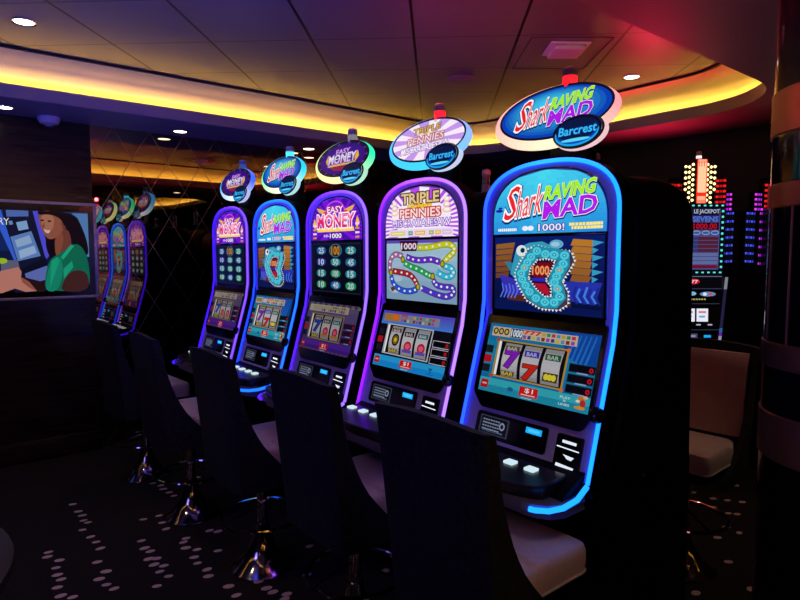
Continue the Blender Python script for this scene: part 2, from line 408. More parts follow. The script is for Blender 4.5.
def top_glass(kind, par):
    A = Art(face_map(.004)); z0, zt = 1.622, 1.845
    fw = lambda z: wof(z, .243, zt, 1.665, 2.4)
    if kind == 'shark':
        art_shark_glass(A, -.24, .24, z0, zt, fw)
        shark_title(A, -.196, 1.672, .402, .125)
        A.otext('1000!', -.03, 1.632, .08, 1.656, H('f4e8ff'), H('28208a'), .06)
        for x in (-.09, -.065): A.up().ell(x, 1.643, .014, .009, H('e8f0ff'))
        for x0, x1, y in ((-.22, -.13, 1.640), (.10, .23, 1.651), (.11, .23, 1.639)):
            A.up().rect(x0, y - .005, x1, y + .005, H('f8e890') if x0 > 0 else H('f0f4ff'))
            for i in range(9): A.rect(x0 + (x1 - x0) * (i + .6) / 9.4, y - .005, x0 + (x1 - x0) * (i + .8) / 9.4, y + .005, H('604010'))
        A.up().ell(-.215, 1.712, .018, .006, H('1020a0')); A.ell(-.21, 1.722, .01, .004, H('1020a0'))
    elif kind == 'money':
        rays(A, fw, z0, zt, 0, 1.70, H('7a14d8'), H('4a0ea8'))
        A.up().ell(0, 1.775, .095, .055, H('d04cf0')); A.up().ell(0, 1.775, .085, .048, H('7018c8'))
        A.otext('EASY', -.075, 1.768, .075, 1.800, H('ffe9f4'), H('c01868'), .06)
        for s in (-1, 1):
            A.up().poly([(s * .09, 1.755), (s * .16, 1.775), (s * .185, 1.80), (s * .13, 1.79), (s * .09, 1.78)], H('e8b040'))
            A.up().ell(s * .10, 1.762, .02, .015, H('e01840'))
            A.up().poly([(s * .20, 1.68), (s * .225, 1.71), (s * .205, 1.745), (s * .19, 1.71)], H('ffc028'))
            for q in range(4): A.up().rect(s * .205 - .018, 1.632 + q * .022, s * .205 + .018, 1.642 + q * .022, H('f0d8ff') if q % 2 else H('d89020'))
        A.up().poly([(-.18, 1.668), (.18, 1.668), (.17, 1.690), (-.17, 1.690)], H('ffd060'))
        A.otext('MONEY', -.175, 1.690, .175, 1.758, H('e0206c'), H('fff4ff'), .07, .03)
        A.up().text('MONEY', -.17, 1.722, .17, 1.756, H('ff9cc8'), off=.0)
        A.otext('1000', -.05, 1.634, .06, 1.658, H('ffffff'), H('300850'), .06)
        A.up().text('10-', -.11, 1.640, -.06, 1.654, H('f0e0ff'), off=.02)
    else:
        rays(A, fw, z0, zt, 0, 1.68, H('fdf2ff'), H('b850f0'))
        A.up().ell(0, 1.71, .20, .075, H('fbeefc'))
        A.otext('TRIPLE', -.125, 1.775, .125, 1.818, H('e8c88c'), H('3a1208'), .08, .03)
        A.otext('Golden', -.085, 1.752, .075, 1.775, H('ffd820'), H('c88410'), .05, .02, shear=.3)
        A.otext('PENNIES', -.135, 1.713, .135, 1.750, H('ffe0dc'), H('c02430'), .09, .02)
        A.otext('MISCRATALESAW', -.19, 1.672, .20, 1.702, H('fff2ff'), H('8850c8'), .09, .0)
        for s in (-1, 1):
            for q in range(3):
                A.up().ell(s * .175, 1.735 + q * .022, .028 - q * .005, .012, H('e8b8c8') if q % 2 else H('f0d0b8')); A.up().ell(s * .175, 1.737 + q * .022, .018 - q * .003, .007, H('fff4e8'))
        A.up().rect(-.215, 1.628, .215, 1.660, H('ead8f8'))
        for x0, x1, c in ((-.205, -.10, 'e0d050'), (-.075, -.045, '58a070'), (-.03, .04, 'f0b840'), (.065, .095, 'a8b040'), (.105, .14, 'e8c040'), (.15, .205, 'e0b8e0')):
            A.up().rect(x0, 1.634, x1, 1.652, H(c)); A.up().rect(x0 + .008, 1.640, x1 - .008, 1.646, mix(H(c), (1, 1, 1), .5))
    return A.mb.build('top_glass', litmat(1.0 if kind != 'penny' else .95), par, smooth=False)

def upper_screen(kind, par):
    z0, z1, w = 1.340, 1.612, .240
    A = Art(lambda x, y, L: (-w + .004 + x * 2 * w * .99, -.049 - L * LS, z1 + (z0 - z1) * y))
    if kind == 'shark':
        A.grad(0, 0, 1, 1, [mix(H('0b1e6e'), H('07103a'), i / 7) for i in range(8)])
        def S_(p): return [((x - 30) / 720, (y - 10) / 505) for x, y in p]
        for lo, hi, yt, yb, tone in ((40, 180, 45, 290, 'a0662a'), (555, 740, 30, 300, 'c8822a')):
            n = 6
            for i in range(n):
                a, b2 = yt + (yb - yt) * i / n, yt + (yb - yt) * (i + 1) / n
                if lo < 100:
                    A.up().poly(S_([(lo, a + 12), (hi - 8 * i, a), (hi - 8 * (i + 1), b2 - 4), (lo, b2 + 6)]), mix(H(tone), H('703c20'), i / n))
                else:
                    A.up().poly(S_([(lo + 10, a), (hi - 60, a + 10), (hi - 60 - 4 * i, b2 + 6), (lo - 5, b2 - 4)]), mix(H(tone), H('8a5426'), i / n))
                    A.poly(S_([(hi - 60, a + 10), (hi + 5 - (i % 2) * 30, a + 24), (hi - 60, b2 + 6)]), H('3aa8d0'))
        A.up().poly(S_([(70, 270), (200, 300), (240, 420), (110, 400)]), H('3a34c0'))
        A.poly(S_([(520, 300), (740, 300), (700, 440), (500, 420)]), H('2a36b8'))
        A.up().poly(S_([(130, 400), (560, 420), (560, 505), (130, 470)]), H('5a2a20'))
        A.up().poly(S_([(40, 440), (740, 470), (740, 512), (40, 512)]), H('081858'))
        for k in range(7):
            x = 590 + k * 22; A.up().line(S_([(x, 330 + 12 * (k % 3)), (x - 18, 390), (x + 8, 440 - 9 * (k % 2))]), .018, H('4a8af0') if k % 2 else H('1a2c98'))
        for k in range(5):
            x = 90 + k * 26; A.up().line(S_([(x, 330 + 10 * (k % 2)), (x + 10, 380), (x - 12, 430)]), .014, H('5a78f8'))
        # shark: fin, head, snout, body rim
        A.up().poly(S_([(108, 178), (192, 190), (160, 262)]), H('2a88b0'))
        A.up().poly(S_([(150, 262), (185, 110), (225, 75), (280, 50), (370, 42), (460, 85), (430, 150), (300, 170), (220, 270), (190, 300)]), H('38a8c8'))
        A.up().ell(*S_([(462, 62)])[0], .062, .058, H('6ab8e0')); A.up().ell(*S_([(455, 62)])[0], .038, .03, H('a8dcf4'))
        A.up().ell(*S_([(228, 103)])[0], .052, .075, H('f0fbff')); A.up().ell(*S_([(236, 100)])[0], .022, .034, H('083048'))
        outer = [(275, 90), (335, 68), (430, 98), (560, 108), (580, 165), (548, 230), (505, 300), (545, 372), (545, 450), (490, 492), (370, 492), (270, 440), (195, 320), (182, 265), (215, 185)]
        A.up().poly(S_(outer), H('4a3a50'))
        # outer teeth
        def teeth(loop, size, c, inward, n):
            L = []; P = loop + [loop[0]]
            segs = [math.dist(P[i], P[i + 1]) for i in range(len(loop))]; tot = sum(segs)
            cx = sum(p[0] for p in loop) / len(loop); cy = sum(p[1] for p in loop) / len(loop)
            for k in range(n):
                d = tot * k / n; i = 0
                while d > segs[i]: d -= segs[i]; i += 1
                t = d / segs[i]; a, b2 = P[i], P[i + 1]; x, y = a[0] + (b2[0] - a[0]) * t, a[1] + (b2[1] - a[1]) * t
                dx, dy = (b2[0] - a[0]) / segs[i], (b2[1] - a[1]) / segs[i]; nx, ny = (dy, -dx)
                if (nx * (x - cx) + ny * (y - cy) > 0) == inward: nx, ny = -nx, -ny
                h = tot / n * .42
                A.poly(S_([(x - dx * h, y - dy * h), (x + dx * h, y + dy * h), (x + nx * size, y + ny * size)]), c)
        A.up(); teeth([(x * .97 + 11, y * .97 + 9) for x, y in outer], 17, H('f4fcff'), False, 58)
        cells = [(335, 105), (392, 125), (450, 130), (515, 135), (508, 188), (485, 230), (468, 270), (455, 308), (475, 350), (490, 400), (455, 440), (395, 442), (335, 420), (290, 380), (262, 338), (238, 298), (230, 258), (252, 218), (272, 183), (297, 145)]
        A.up().line(S_(cells), .165, H('2898b8'), True, 1.4)
        for i, (x, y) in enumerate(cells):
            A.up().ell(*S_([(x, y)])[0], .041, .054, H('52dcf0'), 10); A.up().ell(*S_([(x, y)])[0], .020, .022, H('d08840') if i in (5, 8, 17) else H('1a98c0'), 8)
            A.up().ell(*S_([(x, y)])[0], .009, .010, H('b8f4ff'), 6)
        inner = [(340, 160), (400, 152), (460, 165), (452, 210), (400, 305), (440, 350), (440, 405), (395, 410), (340, 370), (278, 290), (292, 215)]
        A.up().poly(S_(inner), H('2a0c30')); A.up(); teeth(inner, 15, H('f4fcff'), True, 38)
        A.up().poly(S_([(355, 180), (440, 180), (430, 215), (385, 285), (320, 280), (310, 225)]), H('7a0c1c'))
        A.up().poly(S_([(320, 320), (395, 320), (425, 360), (420, 400), (370, 375)]), H('c01434'))
        A.up().poly(S_([(300, 285), (400, 285), (395, 308), (310, 305)]), H('2030d8'))
        A.otext('1000', (308 - 30) / 720, .50, (420 - 30) / 720, .385, H('ffb070'), H('c02010'), .06, .02)
    elif kind == 'money':
        A.grad(0, 0, 1, 1, [mix(H('0c1230'), H('080a18'), i / 5) for i in range(6)])
        lab = [['25', '', '25'], ['10', '50', '45'], ['15', '100', '15'], ['10', '40', '20']]
        for r in range(4):
            for c_ in range(3):
                x = .20 + c_ * .30; y = .16 + r * .225
                if r == 0 and c_ == 1:
                    A.up().ell(x, y, .13, .13, H('3c8cb0')); A.up().ell(x, y, .105, .115, H('2a1408'))
                    A.otext('100', x - .08, y + .08, x + .08, y - .08, H('f0a838'), H('8a3c08'), .05, .02); continue
                base = [H('2a78c8'), H('3a3cc8'), H('2aa0a8'), H('28a868')][(r + c_) % 4] if c_ != 2 else [H('2aa8a8'), H('2a88b8'), H('30a8b8'), H('28b878')][r]
                A.up().ell(x, y, .105, .085, mix(base, (0, 0, 0), .4), 14); A.up().rect(x - .09, y - .05, x + .09, y + .05, base)
                A.up().text(lab[r][c_], x - .055, y + .055, x + .055, y - .055, H('e0f8ff'), off=.03)
                A.up().rect(x - .01, y + .065, x + .03, y + .075, H('80c0e0'))
        A.up().line([(.02, .03), (.98, .03), (.98, .97), (.02, .97)], .012, H('303858'), True, 1.8)
    else:
        A.grad(0, 0, 1, 1, [mix(H('b0d4e8'), H('86a8c8'), i / 5) for i in range(6)])
        def S_(p): return [((x - 75) / 310, (y - 290) / 275) for x, y in p]
        for q in range(12):
            x, y = random.random(), random.random(); A.up().ell(x * .9 + .05, y * .8 + .1, .08, .05, mix(H('c8e0f0'), H('98b8d8'), random.random()))
        A.up().rect(0, 0, 1, .05, H('6a50c0'))
        trails = [('d8dc20', [(220, 325), (260, 325), (300, 318), (345, 308), (375, 322), (372, 348), (348, 368), (332, 388)]),
                  ('6a30d0', [(170, 365), (200, 378), (240, 382), (280, 374), (318, 388)]),
                  ('20b060', [(160, 392), (190, 410), (230, 422), (262, 442), (282, 450)]),
                  ('30c8f0', [(330, 402), (368, 412), (374, 440), (345, 455), (305, 430)]),
                  ('5838d0', [(290, 465), (300, 488), (335, 495), (372, 492), (376, 520), (345, 538), (300, 528), (240, 505)]),
                  ('b070b0', [(155, 365), (120, 350), (95, 372), (90, 420), (96, 440)]),
                  ('b02038', [(105, 432), (150, 438), (188, 445), (212, 470), (222, 495)]),
                  ('2858e0', [(98, 455), (110, 500), (150, 522), (190, 525), (222, 510)])]
        for col, P in trails:
            Q = []
            for i in range(len(P) - 1):
                for t in (0, .33, .66): Q.append((P[i][0] + (P[i + 1][0] - P[i][0]) * t, P[i][1] + (P[i + 1][1] - P[i][1]) * t))
            Q.append(P[-1])
            for _ in range(2): Q = [Q[0]] + [((a[0] + 2 * b2[0] + c_[0]) / 4, (a[1] + 2 * b2[1] + c_[1]) / 4) for a, b2, c_ in zip(Q, Q[1:], Q[2:])] + [Q[-1]]
            A.up().line(S_(Q), .105, mix(H(col), (0, 0, 0), .55), False, 1.6); A.up().line(S_(Q), .08, H(col), False, 1.6)
            for q in Q[1::2]: A.up().ell(*S_([q])[0], .016, .02, H('fffff0'), 8)
        for p in ((155, 378), (328, 395), (98, 440), (288, 450), (225, 500)):
            A.up().ell(*S_([p])[0], .032, .06, H('505010'), 12); A.up().ell(*S_([p])[0], .02, .04, H('c8b820'), 10)
        A.up().poly(S_([(140, 293), (225, 293), (218, 340), (150, 340)]), H('381028'))
        A.otext('1000', (148 - 75) / 310, .15, (217 - 75) / 310, .05, H('f8f0ff'), H('8a2050'), .05, .02)
        A.up().poly(S_([(95, 512), (112, 505), (120, 518), (104, 530)]), H('7a3810'))
    return A.mb.build('upper_screen', litmat({'shark': .78, 'money': .55, 'penny': .75}[kind]), par, smooth=False)

def reel_screen(kind, par):
    z0, z1 = 1.036, 1.286
    A = Art(lambda x, y, L: (-.234 + x * .482, vz(z1 + (z0 - z1) * y) - .012 - L * LS, z1 + (z0 - z1) * y))
    pal = {'shark': ('0c8cb8', '0a58b8', '38c0d0', 'c89838'), 'money': ('5a4878', '3a2080', '6a30b0', 'b08850'), 'penny': ('3a44c0', '1a1438', '1888d8', 'e8e0f0')}[kind]
    bg, bg2, strip, fr = [H(c) for c in pal]
    if kind == 'penny':
        A.grad(0, 0, 1, .26, [mix(H('5a4ad0'), H('4888e8'), i / 5) for i in range(6)]); A.up().rect(0, .24, 1, .80, H('0c0c18'))
        A.up().grad(0, .80, 1, 1, [H('28a8e8'), H('1890e0')])
    elif kind == 'shark':
        A.grad(0, 0, 1, 1, [mix(H('1890b8'), H('0858b0'), abs(i - 3) / 5) for i in range(8)])
        A.up().poly([(.62, 0), (1, 0), (1, .5), (.78, .35)], H('0a4cb0'))
        for k in range(5): A.up().poly([(.80 + k * .04, .03), (.81 + k * .04, .03), (.76 + k * .04, .42), (.74 + k * .04, .42)], H('2878d8'))
        A.up().grad(0, .80, 1, 1, [H('38b8c8'), H('2098b8')]); 
    else:
        A.grad(0, 0, 1, 1, [mix(H('6a5a88'), H('40287a'), i / 5) for i in range(6)])
        for k in range(18): A.up().ell(k / 17, .03 + .02 * (k % 2), .03, .03, H('8a7a60') if k % 2 else H('4a3a58'), 8)
        A.up().grad(0, .80, 1, 1, [H('5a2ab0'), H('4a2098')])
        for k in range(14): A.up().ell(k / 13, .985, .035, .02, H('6a4a70'), 8)
    # paytable strip
    A.up().rect(.03, .045, .82, .185, mix(fr, (1, 1, 1), .35) if kind != 'penny' else H('8c8ca0'))
    if kind == 'shark':
        for k in range(3): A.up().ell(.065 + k * .055, .11, .026, .05, H('1a2028'), 12); A.up().ell(.065 + k * .055, .11, .014, .03, H('e0c050'), 10)
        A.up().rect(.215, .05, .335, .18, H('103c78')); A.up().text('1000', .222, .165, .33, .065, H('f4fbff'), off=.03)
        A.up().text('777', .345, .11, .50, .055, H('e01c28'), off=.04)
    elif kind == 'penny':
        A.up().rect(.04, .05, .26, .18, H('b08040')); A.up().ell(.20, .11, .05, .05, H('f07020'), 12)
        A.up().text('777', .28, .11, .38, .055, H('e01c28'), off=.04)
    else:
        A.up().rect(.10, .06, .80, .17, H('b8b090')); 
    for k in range(11):
        x = (.34 if kind == 'shark' else .29) + k * .043
        A.up().rect(x, .125, x + .030, .175, H(['9a4cc8', '304890', 'd0c060', '58a0d0', '883020'][k % 5])); 
        if k > 3: A.up().rect(x, .06, x + .032, .105, H(['c8b040', '2a9870', 'd03060', '40a0c8'][k % 4]))
    # left side labels
    for k, c_ in enumerate(('1a1c28', 'c01828', '1a1c28')):
        A.up().rect(-.02 + .02, .33 + k * .14, .075, .44 + k * .14, H(c_))
    # reel window
    A.up().poly([(.11, .225), (.77, .235), (.765, .775), (.105, .765)], fr if kind != 'penny' else H('c8c8d8'))
    A.up().poly([(.125, .245), (.755, .255), (.75, .755), (.12, .745)], H('0c0c14'))
    A.up().rect(.125, .25, .15, .74, H('ffffff', 1.1))
    for r in range(3):
        x0 = .185 + r * .19; x1 = x0 + .175; bands = 9
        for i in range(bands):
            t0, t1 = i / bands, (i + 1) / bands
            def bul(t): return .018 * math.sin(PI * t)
            y0, y1 = .265 + .475 * t0, .265 + .475 * t1; g = .42 + .58 * math.sin(PI * (i + .5) / bands)  # reel roundness shaded into the band colours, darkest at both ends
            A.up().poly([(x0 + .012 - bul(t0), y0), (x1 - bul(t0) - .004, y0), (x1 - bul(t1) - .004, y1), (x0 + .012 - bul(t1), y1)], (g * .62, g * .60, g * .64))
    syms = {'shark': [('7', '8a20c8', .40, .60), ('7', 'd82818', .55, .72), ('P', '', .60, .72)], 'penny': [('O', '', .42, .58), ('K', '', .55, .7), ('K', '', .55, .7)], 'money': [('7', '2848b0', .40, .6), ('K', '', .56, .7), ('K', '', .56, .7)]}[kind]
    for r, (t, c_, a, b2) in enumerate(syms):
        x0 = .185 + r * .19 + .02; x1 = x0 + .13; xm = (x0 + x1) / 2
        if t == '7':
            A.otext('7', x0 + .01, b2, x1 - .01, a - .02, H(c_), H('401010'), .03, .05)
        elif t == 'O':
            A.up().ell(xm, .5, .055, .11, H('101010'), 16); A.up().ell(xm, .5, .04, .08, H('806820'), 14); A.up().ell(xm, .5, .02, .04, H('f0d020'), 8)
        elif t == 'P':
            A.up().rect(x0, .58, x1, .70, H('504018')); 
            for q in range(3): A.up().ell(x0 + .03 + q * .033, .64, .022, .045, H('f0e040'), 8)
        else:
            A.up().ell(xm, .58, .055, .09, H('c02038'), 14); A.up().ell(xm, .58, .035, .05, H('f06080'), 10); A.up().rect(x0, .64, x1, .69, H('c88030') if kind == 'money' else H('6050c0'))
    for r, c_ in enumerate((('605010', '4030b8', '106038') if kind == 'shark' else ('603018', '281018', '186070'))):
        x0 = .185 + r * .19 + .015; A.up().rect(x0, .30 + (0 if r == 0 else .03), x0 + .135, .365 + (0 if r == 0 else .05), H(c_)); A.up().text('BAR', x0 + .02, .36 + (0 if r == 0 else .04), x0 + .115, .315 + (0 if r == 0 else .035), mix(H(c_), (1, 1, 1), .5), off=.03)
    x0 = .205; A.up().rect(x0 - .01, .66, x0 + .12, .73, H('604c18')); A.up().text('BAR', x0, .72, x0 + .11, .67, H('e0c860'), off=.02)
    if kind == 'shark':
        for x, y in ((.11, .235), (.765, .245), (.105, .765), (.76, .77)): A.up().ell(x, y, .018, .028, H('f07818') if x > .5 else H('c05020'), 10)
    # meters on the right
    for k in range(3):
        y = .40 + k * .135 if kind != 'money' else .36 + k * .14
        A.up().rect(.79, y, 1.0, y + .115, H('e8e0f0') if kind == 'penny' else (H('18506c') if kind == 'shark' else H('4a2880')))
        A.up().rect(.795, y + .008, 1.0, y + .105, H('080810') if kind != 'money' else H('2c1230'))
        A.up().text('0', .955, y + .09, .985, y + .03, H('e81820'), off=.03)
        A.up().rect(.86, y + .107, .95, y + .122, H('a0b8e0'))
    # bottom strip
    A.up().rect(.02, .83, .095, .95, H('c01c28')); A.up().rect(.035, .875, .08, .90, H('ffb0a8'))
    A.up().rect(.405, .825, .575, .955, H('e01818')); A.up().text('$1', .455, .91, .53, .84, H('ffffff'), off=.01); A.up().rect(.425, .925, .555, .938, H('ffd8d0'))
    A.up().rect(.43, .972, .53, .98, H('d0f0f8'))
    if kind == 'shark':
        A.up().text('PLAY', .765, .865, .85, .835, H('d8fcff'), off=.02).text('5', .795, .905, .815, .88, H('d8fcff'), off=.02).text('LINES', .76, .955, .85, .925, H('d8fcff'), off=.02)
        for p in ((.935, .82, .03, .03, 'e08028'), (.95, .88, .025, .045, 'd02c20'), (.93, .94, .045, .022, 'e8a030'), (.965, .80, .02, .02, 'f0c8a0'), (.91, .86, .018, .018, 'f8f0e0')):
            A.up().ell(*p[:4], H(p[4]), 10)
        A.up().ell(.32, .90, .03, .03, H('1868a0'), 10)
    elif kind == 'penny':
        A.up().poly([(.80, .86), (.86, .86), (.835, .90), (.835, .94), (.825, .94), (.825, .90)], H('0c58a8')); A.up().rect(.79, .955, .87, .965, H('0c58a8'))
    return A.mb.build('reel_screen', litmat({'shark': .60, 'money': .40, 'penny': .62}[kind]), par, smooth=False)

def ellipse_map(cx, cz, lean, y0):
    cl, sl = math.cos(lean), math.sin(lean)
    return lambda x, y, L: (cx + x, y0 + y * sl - L * LS * cl, cz + y * cl + L * LS * sl)

def make_topper(kind, par, cols):
    cx, cz, a, b_, lean, y0 = -.026, 2.056, .242, .093, .2, .02
    f = ellipse_map(cx, cz, lean, y0)
    # translucent light box
    mb = MB(); n = 56; rings = [(.245, .096, -.004, 0.), (.262, .108, -.002, -.008), (.270, .115, .008, -.015), (.270, .115, .018, -.017), (.262, .108, .030, -.017), (.2, .08, .034, -.017)]
    vs = []
    for ra, rb, d, dz in rings:
        for i in range(n):
            t = 2 * PI * i / n; p = f(ra * math.cos(t) - .010, rb * math.sin(t) + dz, 0); vs.append((p[0], p[1] + d, p[2]))
    def colr(t): # c left, bottom, right, top
        L_, B_, R_, T_ = cols; x = t / (PI / 2) % 4; i = int(x); fr = x - i
        seq = [R_, T_, L_, B_]; return mix(seq[i], seq[(i + 1) % 4], fr)
    for r in range(len(rings) - 1):
        for i in range(n):
            j = (i + 1) % n; mb.f.append([r * n + i, r * n + j, (r + 1) * n + j, (r + 1) * n + i]); mb.m.append(0); mb.c.append(colr(2 * PI * (i + .5) / n))
    mb.f.append(list(range((len(rings) - 1) * n, len(rings) * n))); mb.m.append(0); mb.c.append((.0, .0, .0))
    mb.v = vs
    top = mb.build('topper', litmat(1.25), par)
    top['label'] = 'oval light-up sign above the machine'
    A = Art(lambda x, y, L: (lambda p: (p[0], p[1] - .006, p[2]))(f(x, y, L)))
    A.ell(0, 0, a + .006, b_ + .005, (.004, .006, .02), 48); A.up()
    if kind == 'shark':
        for i in range(10):
            s_ = 1 - i * .1
            A.up().ell(-.01 * i * .3, .004 * i, (a - .004) * s_ ** .8, (b_ - .004) * s_ ** .8, mix(H('0a40b8'), H('3cc8f0'), i / 9), 40)
        shark_title(A, -.170, -.050, .335, .112)
    elif kind == 'money':
        A.up().ell(0, 0, a - .004, b_ - .004, H('2a1038'), 40); A.up().ell(0, 0, a - .03, b_ - .012, H('3c1090'), 40)
        for i in range(14):
            t = 2 * PI * i / 14; A.up().ell((a - .018) * math.cos(t), (b_ - .009) * math.sin(t), .012, .005, H('6a4a90'), 8)
        A.up().ell(0, -.035, .10, .03, H('a02050')); 
        for s in (-1, 1): A.up().poly([(s * .13, -.03), (s * .16, .0), (s * .14, .035), (s * .12, .0)], H('ffc028'))
        A.up().ell(0, .035, .085, .03, H('4010a0'))
        A.otext('EASY', -.065, .030, .065, .055, H('f0c8ff'), H('a030c0'), .05)
        A.up().rect(-.13, -.036, .13, -.024, H('f0d070'))
        A.otext('MONEY', -.13, -.022, .13, .028, H('e8d0ff'), H('7020b0'), .06, .03)
        A.up().text('MONEY', -.13, .0, .13, .027, H('ffffff'), off=.01)
    else:
        n_ = 40
        for i in range(n_):
            t0, t1 = 2 * PI * i / n_, 2 * PI * (i + 1) / n_
            A.poly([(0, 0), ((a - .004) * math.cos(t0), (b_ - .004) * math.sin(t0)), ((a - .004) * math.cos(t1), (b_ - .004) * math.sin(t1))], H('fff0fc') if i % 4 < 2 else H('c89af0'))
        A.otext('TRIPLE', -.10, .040, .08, .066, H('e0b860'), H('70481c'), .06, rot=.03)
        A.up().text('Golden', -.06, .026, .05, .040, H('f0c820'), off=.02)
        A.otext('PENNIES', -.13, -.008, .11, .024, H('f8d8e0'), H('b06070'), .08, rot=.03)
        A.otext('MISCRATALESAW', -.17, -.045, .15, -.016, H('fff4ff'), H('a888c8'), .08, rot=.03)
    A.mb.build('topper_face', litmat({'shark': .95, 'money': .75, 'penny': .95}[kind]), top, smooth=False)
    # smaller oval badge in front
    bx, bz, ba, bb = .092, 1.968, .098, .056
    g = ellipse_map(bx, bz, lean, y0 - .02)
    mb = MB(); n = 40; vs = []; rings = [(ba, bb, -.012, 0), (ba + .005, bb + .004, -.004, 0), (ba + .008, bb + .006, .012, -.004), (ba + .004, bb + .003, .024, -.004)]
    for ra, rb, d, dz in rings:
        for i in range(n):
            t = 2 * PI * i / n; p = g(ra * math.cos(t) + .003, rb * math.sin(t) + dz, 0); vs.append((p[0], p[1] + d, p[2]))
    for r in range(len(rings) - 1):
        for i in range(n):
            j = (i + 1) % n; mb.f.append([r * n + i, r * n + j, (r + 1) * n + j, (r + 1) * n + i]); mb.m.append(0); mb.c.append(mix(cols[2], (1, 1, 1), .5) if r > 0 else (.01, .01, .02))
    mb.f.append(list(range((len(rings) - 1) * n, len(rings) * n))); mb.m.append(0); mb.c.append((0, 0, 0)); mb.v = vs
    mb.build('badge', litmat(.9), top)
    A = Art(lambda x, y, L: (lambda p: (p[0] + .004, p[1] - .014, p[2]))(g(x, y, L)))
    A.ell(0, 0, ba, bb, (.003, .004, .02), 36); A.up().ell(0, -.006, ba - .010, bb - .010, H('18a8f0'), 36)
    A.up().ell(0, -.004, ba - .016, bb - .016, H('0c50c8'), 36); A.up().ell(0, .002, ba - .016, bb - .016, H('1030a0'), 36); A.up().ell(0, .008, ba - .012, bb - .018, (.004, .01, .06), 36)
    A.up().ell(.0, -.030, ba * .6, .006, H('60e0ff'), 20)
    A.otext('Barcrest', -.072, -.010, .078, .020, H('38c8ff'), H('0830a0'), .05, .02)
    A.mb.build('badge_face', litmat(.9), top, smooth=False)

def rounded(pts2, r, n=4):
    out = []; N_ = len(pts2)
    for i in range(N_):
        a, b2, c_ = Vector(pts2[i - 1]), Vector(pts2[i]), Vector(pts2[(i + 1) % N_])
        p = b2 + (a - b2).normalized() * r; q = b2 + (c_ - b2).normalized() * r
        for t in range(n + 1):
            s_ = t / n; out.append(tuple((1 - s_) ** 2 * p + 2 * s_ * (1 - s_) * b2 + s_ * s_ * q))
    return out

def cabinet_part(par):
    """side outline (y,z) and arched cross-section swept together: black shell with foot plinth"""
    mb = MB(); n = 30
    # upper shell: rounded-square cross-section rings from front to back
    def ring(y, W, zt, zs, p):
        pts = outline(W, zt, zs, .78, p, n); return [(x, y, z) for x, z in pts]
    rings = [ring(-.035, .290, 1.878, 1.69, 2.5), ring(.030, .290, 1.876, 1.69, 2.5), ring(.031, .306, 1.800, 1.62, 3.6), ring(.06, .312, 1.816, 1.68, 5), ring(.16, .312, 1.818, 1.70, 6), ring(.25, .312, 1.812, 1.70, 6.5), ring(.32, .312, 1.795, 1.69, 6.5), ring(.375, .311, 1.765, 1.66, 6), ring(.41, .306, 1.72, 1.6, 5)]
    # shear the lower front forwards to follow the sloping face
    rr = []
    for i, rg in enumerate(rings):
        q = []
        for x, y, z in rg:
            if z < 1.315: y = y + (vz(z) + .045) * (1 - i / (len(rings) - 1))
            if i == len(rings) - 1: y = .41 + .04 * max(0, 1.5 - z)
            q.append((x, y, z))
        rr.append(q)
    m_ = len(rr[0]); vs = [p for q in rr for p in q]
    fs = [[a * m_ + k, a * m_ + k + 1, (a + 1) * m_ + k + 1, (a + 1) * m_ + k] for a in range(len(rr) - 1) for k in range(m_ - 1)]
    fs += [[a * m_, (a + 1) * m_, (a + 1) * m_ + m_ - 1, a * m_ + m_ - 1] for a in range(len(rr) - 1)]
    fs += [list(range(m_))[::-1], [(len(rr) - 1) * m_ + k for k in range(m_)]]
    mb.add(vs, fs)
    # lower cabinet
    side = rounded([(-.20, .80), (.44, .80), (.44, .03), (-.08, .03), (-.10, .55)], .02)
    mb.prism(side, -.308, .308, 'x'); 
    mb.box(-.28, .28, -.04, .41, 0, .05, .006)
    return mb.build('cabinet', M_black, par)

